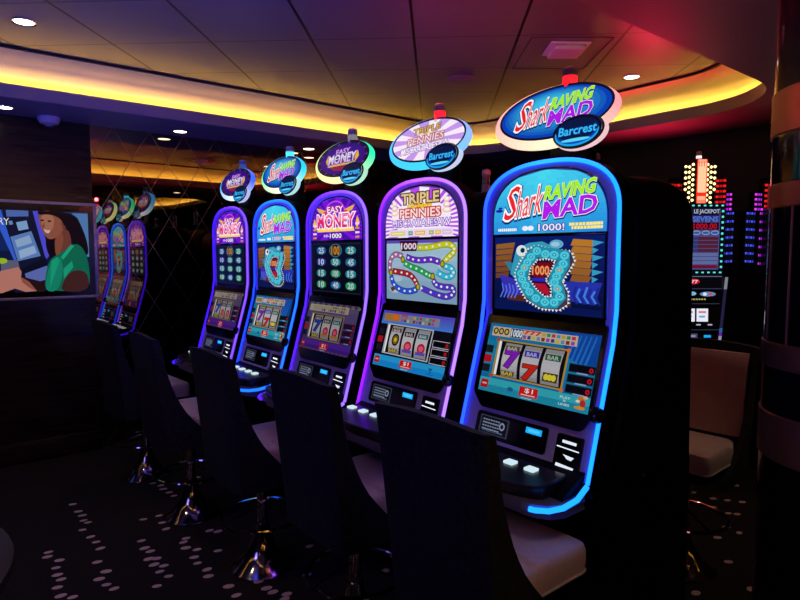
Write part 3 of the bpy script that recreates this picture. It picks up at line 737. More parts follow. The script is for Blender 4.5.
def make_machine(kind, k, label, neoncols, candle, topcols, group):
    r = thing('slot_machine', label, 'slot machine', l2w(0, 0, 0, k), ROT, group)
    cabinet_part(r)
    # side trims seen on the end panel
    mb = MB(); mb.tube([(.311, .10, .70 + .0), (.317, .10, .70)], .03, 20); mb.tube([(.309, .10, .70), (.320, .10, .70)], .018, 14)
    if k == 0:
        mb = MB(); mb.tube([(.308, .125, .785), (.319, .125, .785)], .030, 22); mb.build('lock', M_chrome, r)
        for z in (1.035, 1.075): MB().tube([(.309, .03, z), (.316, .03, z)], .007, 10).build('screw', M_chrome, r)
    # silver face panel: rows following the bend, with thickness
    zs = [ZB + (1.315 - ZB) * i / 10 for i in range(11)] + [1.315 + (ZSP - 1.315) * i / 5 for i in range(1, 6)] + [ZSP + (ZT - ZSP) * (1 - (1 - i / 16) ** 2) for i in range(1, 17)]
    mb = MB(); W = lambda z: max(.002, wof(z) - .007)
    for dy, sg in ((0, 1), (.03, -1)):
        o_ = len(mb.v)
        for z in zs:
            for x in (-1, 1): mb.v.append((x * W(z), vz(z) + dy, z))
        for i in range(len(zs) - 1): mb.f.append([o_ + 2 * i, o_ + 2 * i + 1, o_ + 2 * i + 3, o_ + 2 * i + 2]); mb.m.append(0); mb.c.append(None)
    n2 = 2 * len(zs)
    for i in range(len(zs) - 1):
        for s_ in (0, 1): mb.f.append([2 * i + s_, 2 * i + 2 + s_, n2 + 2 * i + 2 + s_, n2 + 2 * i + s_]); mb.m.append(0); mb.c.append(None)
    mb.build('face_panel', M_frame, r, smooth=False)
    # neon outline: colour blends left side -> arch -> right side
    cl, ct, cr = neoncols
    path = [(x, vz(z) - .006, z) for x, z in outline(WF, ZT, ZSP, ZB, 2.5, 40)]
    def cf(p):
        if p.z > 1.70: t = (p.x / WF + 1) / 2; return mix(mix(cl, ct, min(1, 2 * t)), cr, max(0, 2 * t - 1))
        return cl if p.x < 0 else cr
    mb = MB(); mb.tube(path, .0068, 8, cf=cf); mb.build('neon_tube', litmat(NS), r)
    mb = MB(); mb.tube([(.290, -.195, .826), (.294, -.25, .80), (.290, -.315, .790), (.272, -.360, .787), (.240, -.385, .786), (.222, -.390, .786)], .0085, 8, cf=lambda p: cr); mb.build('lower_neon_tube', litmat(NS), r)
    mb = MB(); mb.tube([(-.290, -.195, .826), (-.294, -.25, .80), (-.290, -.315, .790), (-.272, -.360, .787), (-.240, -.385, .786), (-.195, -.396, .786)], .0085, 8, cf=lambda p: cl); mb.build('lower_neon_tube', litmat(NS), r)
    top_glass(kind, r)
    # inner trim around the glass + black mullion
    mb = MB(); pts = outline(.247, 1.850, 1.665, 1.335, 2.4, 34)
    mb.tube([(x, -.043, z) for x, z in pts], .0045, 6); mb.build('glass_trim', mat('dark_chrome', (.12, .1, .2), .2, 1.), r)
    mb = MB(); mb.box(-.246, .246, -.052, -.035, 1.612, 1.624, .002); mb.build('divider_bar', M_gloss, r)
    mb = MB(); mb.box(-.246, .246, -.0475, -.034, 1.316, 1.62); mb.build('screen_surround', M_gloss, r)
    upper_screen(kind, r)
    # bezel (sloping slab with rounded lower corners)
    pts = rounded([(-.258, 1.03), (-.205, .978), (.235, .978), (.262, 1.03), (.262, 1.318), (-.258, 1.318)], .016)
    mb = MB(); n_ = len(pts); mb.v = [(x, vz(z) - .010, z) for x, z in pts] + [(x, vz(z) + .005, z) for x, z in pts]
    mb.f = [list(range(n_)), [n_ + i for i in range(n_)][::-1]] + [[i, (i + 1) % n_, n_ + (i + 1) % n_, n_ + i] for i in range(n_)]; mb.m = [0] * len(mb.f); mb.c = [None] * len(mb.f)
    mb.build('bezel', M_gloss, r, smooth=False)
    reel_screen(kind, r)
    # round lock knob
    mb = MB(); c_ = Vector((.282, vz(1.04) - .01, 1.04)); nrm = Vector((0, -.94, .34))
    mb.tube([c_ + nrm * d for d in (0, .012, .020, .024)], [.026, .026, .021, .010], 22); mb.build('knob', M_gloss, r)
    # card reader panel
    def slab(name, x0, x1, za, zb, dy, th, m, rr=.012, par=r):
        p = rounded([(x0, za), (x1, za), (x1, zb), (x0, zb)], rr); n_ = len(p); mb = MB()
        mb.v = [(x, vz(z) - dy - th, z) for x, z in p] + [(x, vz(z) - dy, z) for x, z in p]
        mb.f = [list(range(n_)), [n_ + i for i in range(n_)][::-1]] + [[i, (i + 1) % n_, n_ + (i + 1) % n_, n_ + i] for i in range(n_)]; mb.m = [0] * len(mb.f); mb.c = [None] * len(mb.f)
        return mb.build(name, m, par, smooth=False)
    cp = slab('card_panel', -.216, .108, .874, .962, 0, .006, M_gloss)
    A = Art(lambda x, y, L: (x, vz(y) - .0075 - L * LS, y))
    A.rect(-.196, .888, -.058, .952, H('34364c'))
    A.up().rect(-.190, .892, -.066, .948, H('0c0e18'))
    for q in range(4): 
        for j in range(7): A.up().rect(-.182 + j * .012, .935 - q * .011, -.173 + j * .012 + .002 * (q % 2), .940 - q * .011, H('7c86a0'))
    A.up().ell(-.088, .925, .013, .014, H('8890a8'), 14); A.up().ell(-.088, .925, .007, .008, H('0c0e18'), 12)
    A.up().text('WELCOME', -.18, .897, -.08, .903, H('606a88'), off=.02)
    A.mb.build('display', litmat(.75), cp, smooth=False)
    A = Art(lambda x, y, L: (x, vz(y) - .0075 - L * LS, y)); A.rect(.018, .930, .086, .950, H('18a8f8')); A.up().rect(.028, .935, .076, .945, H('48c8ff'))
    A.mb.build('card_slot_light', litmat(1.0), cp, smooth=False)
    bp = slab('bill_acceptor', .148, .248, .846, .958, 0, .007, M_gloss, .008)
    W_ = H('e8f0ff')
    for nm, pts in (('ticket_light', [(.172, .933), (.226, .932), (.226, .941), (.172, .942)]), ('ticket_light', [(.154, .917), (.240, .914), (.240, .918), (.154, .921)]), ('bill_arrow_light', [(.182, .898), (.226, .895), (.216, .884), (.200, .886)]), ('bill_slot_light', [(.160, .858), (.228, .855), (.230, .864), (.162, .868)])):
        A = Art(lambda x, y, L: (x, vz(y) - .009, y)); A.poly(pts, W_); A.mb.build(nm, litmat(.95), bp, smooth=False)
    # button deck: curved-front sloping slab
    pts = [(-.255, -.165), (-.258, -.28)] + [(-.258 * math.cos(a) - .02 * (math.cos(a) < 0), -.30 - .10 * math.sin(a) ** .8) for a in (PI * i / 20 for i in range(2, 19))] + [(.225, -.28), (.225, -.165)]
    mb = MB(); n_ = len(pts); T = lambda y: .848 + .04 * (y + .19)
    mb.v = [(x, y, T(y)) for x, y in pts] + [(x, y * .97, T(y) - .05) for x, y in pts]
    mb.f = [list(range(n_)), [n_ + i for i in range(n_)][::-1]] + [[i, (i + 1) % n_, n_ + (i + 1) % n_, n_ + i] for i in range(n_)]; mb.m = [0] * len(mb.f); mb.c = [None] * len(mb.f)
    dk = mb.build('button_deck', mat('deck_plastic', (.012, .012, .016), .28), r, smooth=False, bevel=.008)
    for i in range(5):
        x = -.232 + i * .088; y = -.255
        mb = MB(); p = rounded([(x - .020, y - .016), (x + .020, y - .016), (x + .020, y + .016), (x - .020, y + .016)], .004)
        n_ = len(p); mb.v = [(a, b2, T(b2) + .007) for a, b2 in p] + [(a, b2, T(b2)) for a, b2 in p]
        mb.f = [list(range(n_)), [n_ + i2 for i2 in range(n_)][::-1]] + [[i2, (i2 + 1) % n_, n_ + (i2 + 1) % n_, n_ + i2] for i2 in range(n_)]; mb.m = [0] * len(mb.f); mb.c = [H('d8f4ff')] * len(mb.f)
        mb.build('button', litmat(.9), dk, smooth=False)
    # tray under the deck that carries the lower neon, and the knee panel
    pts = [(.282, -.12), (.284, -.31), (.262, -.355), (.23, -.378), (.19, -.388), (-.19, -.388), (-.23, -.378), (-.262, -.355), (-.284, -.31), (-.282, -.12)]
    mb = MB(); mb.prism(pts, .775, .798, 'z'); mb.prism([(x * .97, y * .93) for x, y in pts], .745, .775, 'z')
    mb.build('deck_tray', mat('deck_blue_plastic', (.16, .15, .24), .4), r, smooth=False)
    mb = MB(); mb.prism(rounded([(-.18, .86), (-.30, .80), (-.10, .72), (-.08, .86)], .01), -.27, .27, 'x'); mb.build('knee_panel', M_black, r)
    # topper, post and candle
    mb = MB(); mb.box(-.07, .10, .055, .11, 1.79, 2.02, .01); mb.tube([(.016, .075, 1.79), (.016, .075, 2.10)], .018, 14); mb.build('post', M_black, r)
    make_topper(kind, r, topcols)
    cc, cs = candle
    cd = MB().lathe([(.024, 2.125), (.024, 2.178)], .016, .055, 22).build('candle', mat('candle_%s' % k, (.05, .05, .05), .2, emit=cc, es=cs), r)
    MB().lathe([(.0262, 2.12), (.0262, 2.185), (.0262, 2.198), (.024, 2.205)], .016, .055, 22).build('candle_cover', M_clear, cd)
    MB().lathe([(.0255, 2.180), (.0255, 2.203), (.020, 2.210)], .016, .055, 22).build('candle_cap', mat('candle_cap', (.35, .35, .42), .4), cd)
    return r

GR = None
NS = .62
blue, cyan, violet, magenta, lilac = (.02, .10, 1.3), (.02, .40, 1.5), (.22, .03, 1.1), (.9, .08, 1.1), (.75, .45, 1.2)
white = (1, 1, .95)
make_machine('shark', 0, 'largest blue-lit slot machine reading Shark Raving Mad, nearest, at the right end of the row', [(.05, .28, 6.), (.05, 1.0, 6.), (.03, .85, 6.)], ((1, .006, .012), 3.),
             [(1., .42, .40), (1., .82, .55), (1., .30, .34), (1., .5, .5)], GR)
make_machine('penny', 1, 'slot machine with pink-violet neon and a white TRIPLE glass over coloured winding trails', [(.75, .03, 4.), (1.3, .25, 4.), (1.1, .50, 3.)], ((1, .006, .012), 2.6),
             [(.06, .5, 1.), (.05, .6, 1.), (.25, .45, 1.), (.3, .3, 1.)], GR)
make_machine('money', 2, 'larger purple slot machine reading Easy Money, between the pink-lit machine and the smaller blue one', [(.22, .03, 3.), (.55, .12, 3.), (.75, .35, 3.)], ((.8, .75, .7), .35),
             [(.75, .9, .35), (.95, .95, .45), (.02, .85, .40), (.05, .5, .4)], GR)
make_machine('shark', 3, 'smaller blue-lit Shark Raving Mad slot machine between the two purple Easy Money machines', [(.03, .14, 4.), (.03, .60, 4.), (.03, .45, 4.)], ((.05, .7, .9), 2.),
             [(.05, .85, .35), (.95, .9, .7), (.02, .65, .85), (.02, .4, .9)], GR)
make_machine('money', 4, 'farthest and smallest purple Easy Money slot machine, at the left end of the row', [(.12, .02, 3.), (.35, .06, 3.), (.55, .18, 3.)], ((.05, .15, .6), .6),
             [(.02, .40, 1.), (.75, .85, 1.), (.05, .12, 1.), (.05, .2, .9)], GR)

# back-to-back row behind: plain dark cabinets seen only as silhouettes
src = None
for i in range(5):
    pos = l2w(-.58, .91, 0, i)
    lab = ['dark back of a slot cabinet with a red beacon, behind the nearest blue-lit machine', 'dark back of a slot cabinet behind the pink-lit machine', 'dark back of a slot cabinet behind the larger Easy Money machine', 'dark back of a slot cabinet behind the smaller Shark machine', 'dark back of a slot cabinet at the mirror end of the hidden row'][i]
    r = thing('slot_cabinet', lab, 'slot machine', pos, ROT + PI, 'slot cabinets back to back with the lit row')
    if src is None:
        cb = cabinet_part(r)
        mb = MB(); mb.lathe([(.028, 1.87), (.024, 1.90), (.024, 1.93)], -.285, .22, 18); b1 = mb.build('beacon_base', M_grey, r)
        mb = MB(); mb.lathe([(.022, 1.93), (.022, 1.985)], -.285, .22, 18); b2_ = mb.build('beacon_lens', M_clear, r)
        mb = MB(); mb.lathe([(.024, 1.985), (.024, 2.005), (.016, 2.015)], -.285, .22, 18); b3 = mb.build('beacon_cap', M_grey, r)
        mb = MB(); mb.box(-.26, .26, -.06, -.03, 1.34, 1.80, .02); b4 = mb.build('glass', M_gloss, r)
        src = [cb, b1, b2_, b3, b4]
    else:
        for s_ in src:
            c_ = s_.copy(); C.objects.link(c_); c_.parent = r

# ================================================================== CHAIRS
def make_chair(label, loc, rz):
    r = thing('casino_chair', label, 'chair', loc, rz, None)
    # shell: tall back that wraps the seat sides and runs under the seat
    W = .236; zs_ = [.47, .50, .54, .58, .63, .68, .73, .78, .83, .89, .95, 1.0, 1.05, 1.085, 1.112]
    edge = {.47: .10, .50: .09, .54: .045, .58: -.01, .63: -.055, .68: -.095, .73: -.125, .78: -.15, .83: -.17, .89: -.19, .95: -.205, 1.0: -.215, 1.05: -.225, 1.085: -.232, 1.112: -.236}
    rear = lambda z: -.215 - .065 * ((z - .5) / .6)
    nx = 20; vs = []
    def pt(i, z, inn):
        t = -1 + 2 * i / nx; w = W - .012 * ((1.10 - z) / .6) - inn * .024
        yr = rear(z) + inn * .030; ye = edge[z]; rc = .05; a = abs(t)
        sx = 1 if t > 0 else -1
        if a <= .6: x = a / .6 * (w - rc); y = yr + .004 * (a / .6) ** 2
        elif a <= .8:
            q = (a - .6) / .2 * PI / 2; x = w - rc + rc * math.sin(q); y = yr + .004 + (min(rc, max(.004, ye - yr - .004))) * (1 - math.cos(q))
        else:
            y0 = yr + .004 + min(rc, max(.004, ye - yr - .004)); x = w; y = y0 + (max(ye, y0 + .004) - y0) * (a - .8) / .2
        drop = .022 * (a ** 2) if z > 1.04 else 0
        return (sx * x, y, z - drop * (z - 1.04) / .06)
    mb = MB(); m_ = nx + 1
    for inn in (0, 1):
        for z in zs_:
            for i in range(m_): vs.append(pt(i, z, inn))
    nz = len(zs_); fs = []
    for a in range(nz - 1):
        for i in range(nx):
            fs.append([a * m_ + i, a * m_ + i + 1, (a + 1) * m_ + i + 1, (a + 1) * m_ + i])
            o_ = nz * m_; fs.append([o_ + a * m_ + i, o_ + (a + 1) * m_ + i, o_ + (a + 1) * m_ + i + 1, o_ + a * m_ + i + 1])
    o_ = nz * m_
    for i in range(nx): fs.append([i, o_ + i, o_ + i + 1, i + 1]); fs.append([(nz - 1) * m_ + i, (nz - 1) * m_ + i + 1, o_ + (nz - 1) * m_ + i + 1, o_ + (nz - 1) * m_ + i])
    for a in range(nz - 1):
        for i in (0, nx): fs.append([a * m_ + i, (a + 1) * m_ + i, o_ + (a + 1) * m_ + i, o_ + a * m_ + i])
    mb.add(vs, fs)
    bk = mb.build('backrest', M_fabric, r)
    md = bk.modifiers.new('bevel', 'BEVEL'); md.width = .010; md.segments = 2; md.limit_method = 'ANGLE'; md.angle_limit = math.radians(50)
    # inner back cushion
    mb = MB(); vs = []; zc = [.66, .70, .78, .88, .98, 1.04, 1.065]
    for inn in (0, 1):
        for z in zc:
            for i in range(11):
                t = -1 + .2 * i; vs.append(((W - .045) * t, rear(z) + .032 + (.040 if z < 1.05 else .030) * inn * (1 - .3 * t ** 4), z))
    n1 = len(zc); fs = []
    for a in range(n1 - 1):
        for i in range(10):
            fs.append([a * 11 + i, a * 11 + i + 1, (a + 1) * 11 + i + 1, (a + 1) * 11 + i]); q = n1 * 11; fs.append([q + a * 11 + i, q + (a + 1) * 11 + i, q + (a + 1) * 11 + i + 1, q + a * 11 + i + 1])
    q = n1 * 11
    for i in range(10): fs.append([i, q + i, q + i + 1, i + 1]); fs.append([(n1 - 1) * 11 + i, (n1 - 1) * 11 + i + 1, q + (n1 - 1) * 11 + i + 1, q + (n1 - 1) * 11 + i])
    for a in range(n1 - 1):
        for i in (0, 10): fs.append([a * 11 + i, (a + 1) * 11 + i, q + (a + 1) * 11 + i, q + a * 11 + i])
    mb.add(vs, fs); bc = mb.build('back_cushion', M_cream, r)
    # seat cushion
    mb = MB()
    p = rounded([(-.170, -.16), (.170, -.16), (.204, -.02), (.206, .245), (-.206, .245), (-.204, -.02)], .035, 5); n_ = len(p)
    lv = [(.94, .560), (1.0, .568), (1.015, .60), (1.01, .635), (.985, .652), (.93, .660), (.5, .664)]
    mb.v = [(x * s_, .02 + (y - .02) * s_, z - (.012 if y < 0 and z > .6 else 0)) for s_, z in lv for x, y in p]
    mb.f = [[a * n_ + i, a * n_ + (i + 1) % n_, (a + 1) * n_ + (i + 1) % n_, (a + 1) * n_ + i] for a in range(len(lv) - 1) for i in range(n_)] + [list(range(n_))[::-1], [(len(lv) - 1) * n_ + i for i in range(n_)]]
    mb.m = [0] * len(mb.f); mb.c = [None] * len(mb.f)
    st = mb.build('seat', M_cream, r)
    mb = MB(); mb.tube([(x * 1.008, .02 + (y - .02) * 1.008, .570) for x, y in p], .0045, 6, closed=True); mb.build('piping', mat('piping', (.6, .55, .5), .5), st)
    mb = MB(); p2 = [(x * .9, y * .9) for x, y in p]; mb.prism(p2, .515, .562, 'z'); mb.build('seat_pan', M_black, r)
    # pedestal
    mb = MB(); mb.lathe([(.158, 0.), (.160, .006), (.150, .014), (.112, .040), (.080, .080), (.055, .13), (.040, .18), (.032, .22)], n=40); mb.build('base', M_chrome, r)
    mb = MB(); mb.lathe([(.026, .19), (.026, .40), (.034, .41), (.034, .52)], n=20); mb.build('column', M_chrome, r)
    ring = [(.198 * math.cos(a), .198 * math.sin(a), .26) for a in (2 * PI * i / 40 for i in range(40))]
    mb = MB(); mb.tube(ring, .009, 8, closed=True)
    for q in range(3):
        a = 2 * PI * q / 3 + .5; mb.tube([(.03 * math.cos(a), .03 * math.sin(a), .30), (.196 * math.cos(a), .196 * math.sin(a), .262)], .006, 8)
    mb.build('footrest', M_chrome, r)
    return r
def cp_tree(o, par=None):
    c_ = o.copy(); C.objects.link(c_); c_.parent = par
    for ch in list(o.children): cp_tree(ch, c_)
    return c_
chairs = [(0, .105, 0.02, -.45, 'black-backed swivel chair nearest the camera, its cream seat fully visible at bottom'),
          (1, .09, 0., -.45, 'black-backed swivel chair in front of the pink-lit machine, overlapped by the nearest chair'),
          (2, .050, 0., -.50, 'black-backed swivel chair in front of the larger Easy Money machine, middle of the row'),
          (3, -.055, 0., -.565, 'black-backed swivel chair in front of the smaller Shark machine, fourth from the camera'),
          (4, -.19, .06, -.58, 'farthest black-backed swivel chair, at the mirror end of the row')]
first = None
for k, u, dr, vc, lab in chairs:
    u -= .018 * k
    if first is None: first = make_chair(lab, l2w(u, vc, 0, k), ROT + dr)
    else:
        c_ = cp_tree(first); c_.location = l2w(u, vc, 0, k); c_.rotation_euler = (0, 0, ROT + dr); c_['label'] = lab
c_ = cp_tree(first); c_.location = l2w(-.03, 1.12, 0); c_.rotation_euler = (0, 0, ROT + PI + .04); c_['label'] = 'cream swivel chair facing the camera at right, behind the end panel of the nearest machine'

# ================================================================== TELEVISION
MTV = noisy('brushed_silver', (.45, .40, .42), (.5, .45, .46), 40, .35, .6)
tv = thing('television', 'silver-framed flat television on the dark wall showing a woman in green', 'television', l2w(-3.765, -1.25, 1.215), ROT); tv.scale = (.98, .98, .98)
# local: x = u, y = v ; screen plane faces +x
ZL, ZH, V0, V1 = 0., .735, -.605, .585
mb = MB()
for (a, b2, c_, d) in ((V0, V1, ZL, ZL + .022), (V0, V1, ZH - .022, ZH), (V0, V0 + .022, ZL + .022, ZH - .022), (V1 - .022, V1, ZL + .022, ZH - .022)): mb.box(-.02, .012, a, b2, c_, d, .003)
mb.build('frame', MTV, tv)
mb = MB(); mb.box(-.02, .004, V0 + .02, V1 - .02, ZL + .02, ZH - .02); mb.build('screen_border', M_gloss, tv)
mb = MB(); mb.box(-.075, -.018, -.3, .3, .15, .55, .01); mb.build('wall_mount', M_black, tv)
sv0, sv1, sz0, sz1 = -.545, .525, .070, .660
A = Art(lambda x, y, L: (.006 + L * LS, sv0 + x * (sv1 - sv0), sz1 + (sz0 - sz1) * y))
# x runs 0..1 left to right; visible part of the photo is x > .42
def T_(p): # photo zoom pixels (5x crop of 0..100,190..310) -> screen coordinates
    return [(.455 + (x / 437) * .545, (y - 108) / 385) for x, y in p]
A.grad(0, 0, 1, 1, [H('1a3c80'), H('142c68'), H('101c48'), H('0c1430')])
A.up().poly(T_([(-350, 108), (-20, 108), (-20, 500), (-350, 500)]), H('283c90'))
A.up().poly(T_([(20, 108), (190, 108), (230, 350), (205, 500), (60, 500)]), H('141838'))
A.up().poly(T_([(0, 108), (12, 108), (75, 345), (62, 345), (0, 190)]), H('3c6cf0'))
A.up().poly(T_([(160, 108), (185, 108), (235, 320), (215, 345)]), H('5a58f0'))
A.up().poly(T_([(35, 108), (140, 108), (140, 135), (38, 140)]), H('5878c8'))
A.up().poly(T_([(80, 165), (130, 155), (138, 195), (90, 205)]), H('90b8e8'))
A.up().poly(T_([(45, 160), (62, 158), (66, 175), (48, 178)]), H('70a0d0'))
A.up().poly(T_([(50, 235), (150, 205), (190, 325), (80, 350)]), H('6890d8'))
A.up().poly(T_([(70, 250), (140, 225), (152, 262), (80, 285)]), H('a0c0e8')); A.up().poly(T_([(85, 300), (160, 275), (172, 310), (92, 338)]), H('a8c8f0'))
A.up().poly(T_([(95, 385), (215, 330), (225, 400), (120, 450), (100, 430)]), H('0a1028'))
A.up().poly(T_([(110, 410), (220, 372), (215, 440), (120, 465)]), H('6878c8'))
A.up().poly(T_([(355, 112), (437, 112), (437, 330), (425, 330), (400, 200)]), H('5a8cc8'))
# woman: hair, neck, face, dress, arms
def blob(pts, c, it=2):
    for _ in range(it):
        q = []
        for i in range(len(pts)):
            p0, p1 = pts[i], pts[(i + 1) % len(pts)]
            q += [(.75 * p0[0] + .25 * p1[0], .75 * p0[1] + .25 * p1[1]), (.25 * p0[0] + .75 * p1[0], .25 * p0[1] + .75 * p1[1])]
        pts = q
    A.up().poly(T_(pts), c)
blob([(185, 109), (370, 109), (405, 180), (432, 260), (434, 330), (385, 300), (330, 240), (285, 330), (240, 345), (215, 280), (222, 215), (190, 160)], H('140a10'))
blob([(262, 215), (335, 180), (352, 285), (290, 345), (262, 320)], H('7c4236'))
blob([(262, 240), (300, 200), (310, 250), (280, 330), (262, 320)], H('94523e'))
blob([(186, 118), (215, 104), (268, 108), (305, 135), (322, 165), (303, 205), (262, 242), (230, 244), (210, 218), (192, 178)], H('a05c48'))
blob([(200, 122), (250, 118), (268, 150), (250, 205), (222, 215), (200, 175)], H('bc7a60'))
blob([(300, 140), (326, 150), (322, 195), (300, 190)], H('7a4034'))
blob([(180, 109), (240, 106), (345, 109), (370, 215), (318, 185), (296, 138), (236, 120), (190, 128)], H('180c10'))
blob([(208, 192), (226, 200), (244, 198), (236, 216), (218, 212)], H('e8ccc4'))
for e_ in ((205, 152), (240, 155)): A.up().ell(*T_([e_])[0], .012, .012, H('301410'), 8)
A.up().poly(T_([(214, 158), (204, 184), (216, 188)]), H('8a4a38'))
blob([(203, 500), (208, 420), (232, 340), (300, 305), (370, 255), (418, 300), (438, 400), (432, 500)], H('0e7458'))
blob([(205, 500), (212, 430), (240, 350), (290, 320), (300, 400), (270, 500)], H('149474'))
A.up().poly(T_([(240, 350), (270, 330), (282, 350), (250, 430), (230, 480)]), H('1cb088')); A.up().poly(T_([(300, 390), (345, 350), (352, 380), (300, 440)]), H('1cb088'))
A.up().poly(T_([(290, 330), (345, 268), (360, 275), (300, 345)]), H('22b890'))
blob([(290, 460), (340, 395), (425, 400), (434, 505), (284, 505)], H('4a2624'))
A.up().poly(T_([(100, 425), (205, 455), (205, 500), (150, 500), (110, 470)]), H('281418'))
# hand with glass
A.up().poly(T_([(0, 345), (80, 345), (92, 410), (20, 415), (0, 400)]), H('6a6a88')); A.up().ell(*T_([(8, 348)])[0], .03, .035, H('a8d828'), 12)
A.up().poly(T_([(-60, 420), (0, 395), (80, 378), (95, 400), (90, 430), (130, 455), (165, 495), (110, 498), (60, 480), (0, 500), (-60, 500)]), H('d08878'))
A.up().poly(T_([(90, 425), (130, 450), (165, 497), (130, 480), (95, 450)]), H('a05c50'))
A.up().text('JEWELLERY'[-2:], *T_([(0, 178)])[0], *T_([(48, 146)])[0], H('ffffff'), off=.0)
A.mb.build('screen', litmat(.62), tv, smooth=False)

# ================================================================== JACKPOT MACHINES (right)
def jackpot(label, X, Y, grp=None):
    r = thing('jackpot_machine', label, 'slot machine', (X, Y, 0), 0, grp)
    Mp = mat('dark_violet_cabinet', (.02, .015, .03), .3)
    mb = MB(); mb.prism(rounded([(0, .0), (.5, .0), (.5, 1.86), (.03, 1.88), (.01, 1.50), (-.02, .95), (-.0, .80)], .01), -.185, .185, 'x'); mb.build('cabinet', Mp, r)
    mb = MB(); mb.prism(rounded([(-.005, .90), (-.20, .86), (-.19, .80), (.0, .76)], .012), -.19, .19, 'x'); mb.build('button_deck', M_gloss, r)
    z = lambda y: 1.55 + (254 - y) / 605 * Y
    xx = lambda x: (x - 698) / 605 * Y
    # jackpot board
    A = Art(lambda x, y, L: (xx(x), -.012 - L * LS, z(y)))
    A.rect(674, 204, 722, 275, (.004, .004, .012)); A.up().rect(679, 209, 717, 269.5, H('5a60a8'))
    A.up().rect(680, 209, 716, 216, H('18183c')); A.up().text('LE JACKPOT', 691, 215, 716, 210, H('e0e4ff'), off=.03)
    A.up().rect(680, 216, 716, 222.5, H('303890')); A.up().text('SEVENS', 690, 222, 715, 217, H('6a8cf8'), off=.04)
    A.up().rect(680, 223, 716, 230, H('1c0818')); A.up().text('1000.00', 691, 229.2, 714, 223.8, H('e81838'), off=.03)
    for x in (684.5, 694, 703.2, 712.3): A.up().ell(x, 233, 4.1, 2.3, H('a8c4f8'), 14); A.up().ell(x, 233, 3.2, 1.3, H('4868c0'), 12)
    for i in range(8):
        y = 237 + i * 4.0; A.up().rect(680, y, 686, y + 3.1, H('b0b4e8')); A.up().rect(688, y, 716, y + 3.1, H('7888c8') if i in (4, 5, 6) else (H('6c2840') if i != 7 else H('8c1830')))
        A.up().text('%d' % (8 - i), 682, y + 2.7, 684, y + .5, H('20204c'), off=.0)
        if i in (0, 1, 2, 3): A.up().rect(688, y, 696, y + 3.1, H('404890'))
    A.mb.build('jackpot_board', litmat(.55), r, smooth=False)
    for i in range(8):
        for q in ((678 + i * 5.8, 206.3), (678 + i * 5.8, 272.3)): 
            MB().box(xx(q[0]) - .006, xx(q[0]) + .006, -.024, -.010, z(q[1]) - .005, z(q[1]) + .005, .002).build('marquee_light', mat('teal_lamp', (.02, .02, .02), .4, emit=(.10, .85, .75), es=1.), r)
    for i in range(1, 12):
        for q in ((676.5, 206.3 + i * 5.5), (719.2, 206.3 + i * 5.5)):
            MB().box(xx(q[0]) - .005, xx(q[0]) + .005, -.024, -.010, z(q[1]) - .007, z(q[1]) + .007, .002).build('marquee_light', mat('teal_lamp'), r)
    # screens below
    A = Art(lambda x, y, L: (xx(x), vzj(z(y)) - .004 - L * LS, z(y)))
    def vzj(zz): return .01 - .03 * max(0, (1.50 - zz) / .55)
    A.rect(676, 276, 722, 288.5, H('06060c')); A.up().ell(693, 281.5, 7, 2.8, H('c01838')); A.up().text('777', 688, 283, 698, 280, H('ffc0c8'), off=.03)
    A.up().rect(676, 276, 722, 276.8, H('606880')); A.rect(676, 288.2, 722, 289, H('303850'))
    A.up().ell(692, 293.5, 4.5, 2, H('80b8e0')); A.ell(708, 294, 8, 2.4, H('6088c0')); A.up().ell(705, 294, 2, 1.6, H('e8e8f0')); A.ell(711, 294, 2, 1.6, H('d05050'))
    for i in range(7): A.up().rect(688 + i * 2.7, 298.5, 689.8 + i * 2.7, 299.8, H('b0b060'))
    A.up().rect(676, 303.3, 720, 303.9, H('303850'))
    for x0, x1 in ((679, 685.5), (686.8, 695.2), (697, 708.4)):
        A.up().rect(x0, 308.5, x1, 321.5, H('eef0ff')); A.up().rect(x0 + 2, 311, x1 - 2, 313, H('d08080')); A.up().rect(x0 + 2.5, 315.5, x1 - 3, 317.5, H('70a8e0'))
    for x in (684, 689, 699, 710.5): A.up().rect(x - 2.2, 324, x + 2.2, 325.3, H('b0b8d0'))
    A.up().rect(676, 329.5, 720, 330, H('383c50')); A.up().rect(687, 333.5, 698, 340.5, H('4a4068')); A.up().rect(689, 335, 696, 337, H('8c88b0'))
    A.up().rect(704.5, 335, 711.5, 337.5, H('18a8f8'))
    A.mb.build('screens', litmat(.95), r, smooth=False)
    for sx_ in (-1, 1):
        A = Art(lambda x, y, L: (xx(x), -.022, z(y)))
        for ya, yb, c_ in ((277, 289, 'b0b4c8'), (289, 328, '34305c'), (328, 332, '3088d8'), (332, 336, '9030d0'), (336, 343, 'c8c8f0')):
            if sx_ > 0: A.poly([(723.5 - (ya - 277) * .07, ya), (726.5 - (ya - 277) * .07, ya), (726.5 - (yb - 277) * .07, yb), (723.5 - (yb - 277) * .07, yb)], H(c_))
            else: A.poly([(669.5 + (ya - 277) * .07, ya), (672.5 + (ya - 277) * .07, ya), (672.5 + (yb - 277) * .07, yb), (669.5 + (yb - 277) * .07, yb)], H(c_))
        A.mb.build('edge_light', litmat(.45), r, smooth=False)
    # stepped fan marquee: dark stepped back boxes + centre column + bulbs + coloured bars
    mb = MB()
    mb.box(xx(692.5), xx(703.5), .0, .10, 1.87, z(160), .006)
    for s_ in (-1, 1):
        for x0, x1, y0, y1, d in ((703, 714, 206, 166, .03), (712, 727, 206, 178, .05), (721, 735.5, 209, 191, .07), (720, 729, 272, 208, .072), (728.5, 741, 272, 209.5, .10)):
            a, b2 = sorted((s_ * xx(x0), s_ * xx(x1))); mb.box(a, b2, d, d + .06, z(y0), z(y1), .004)
    mk = mb.build('marquee', M_black, r)
    A = Art(lambda x, y, L: (xx(x), -.004 - L * LS, z(y)))
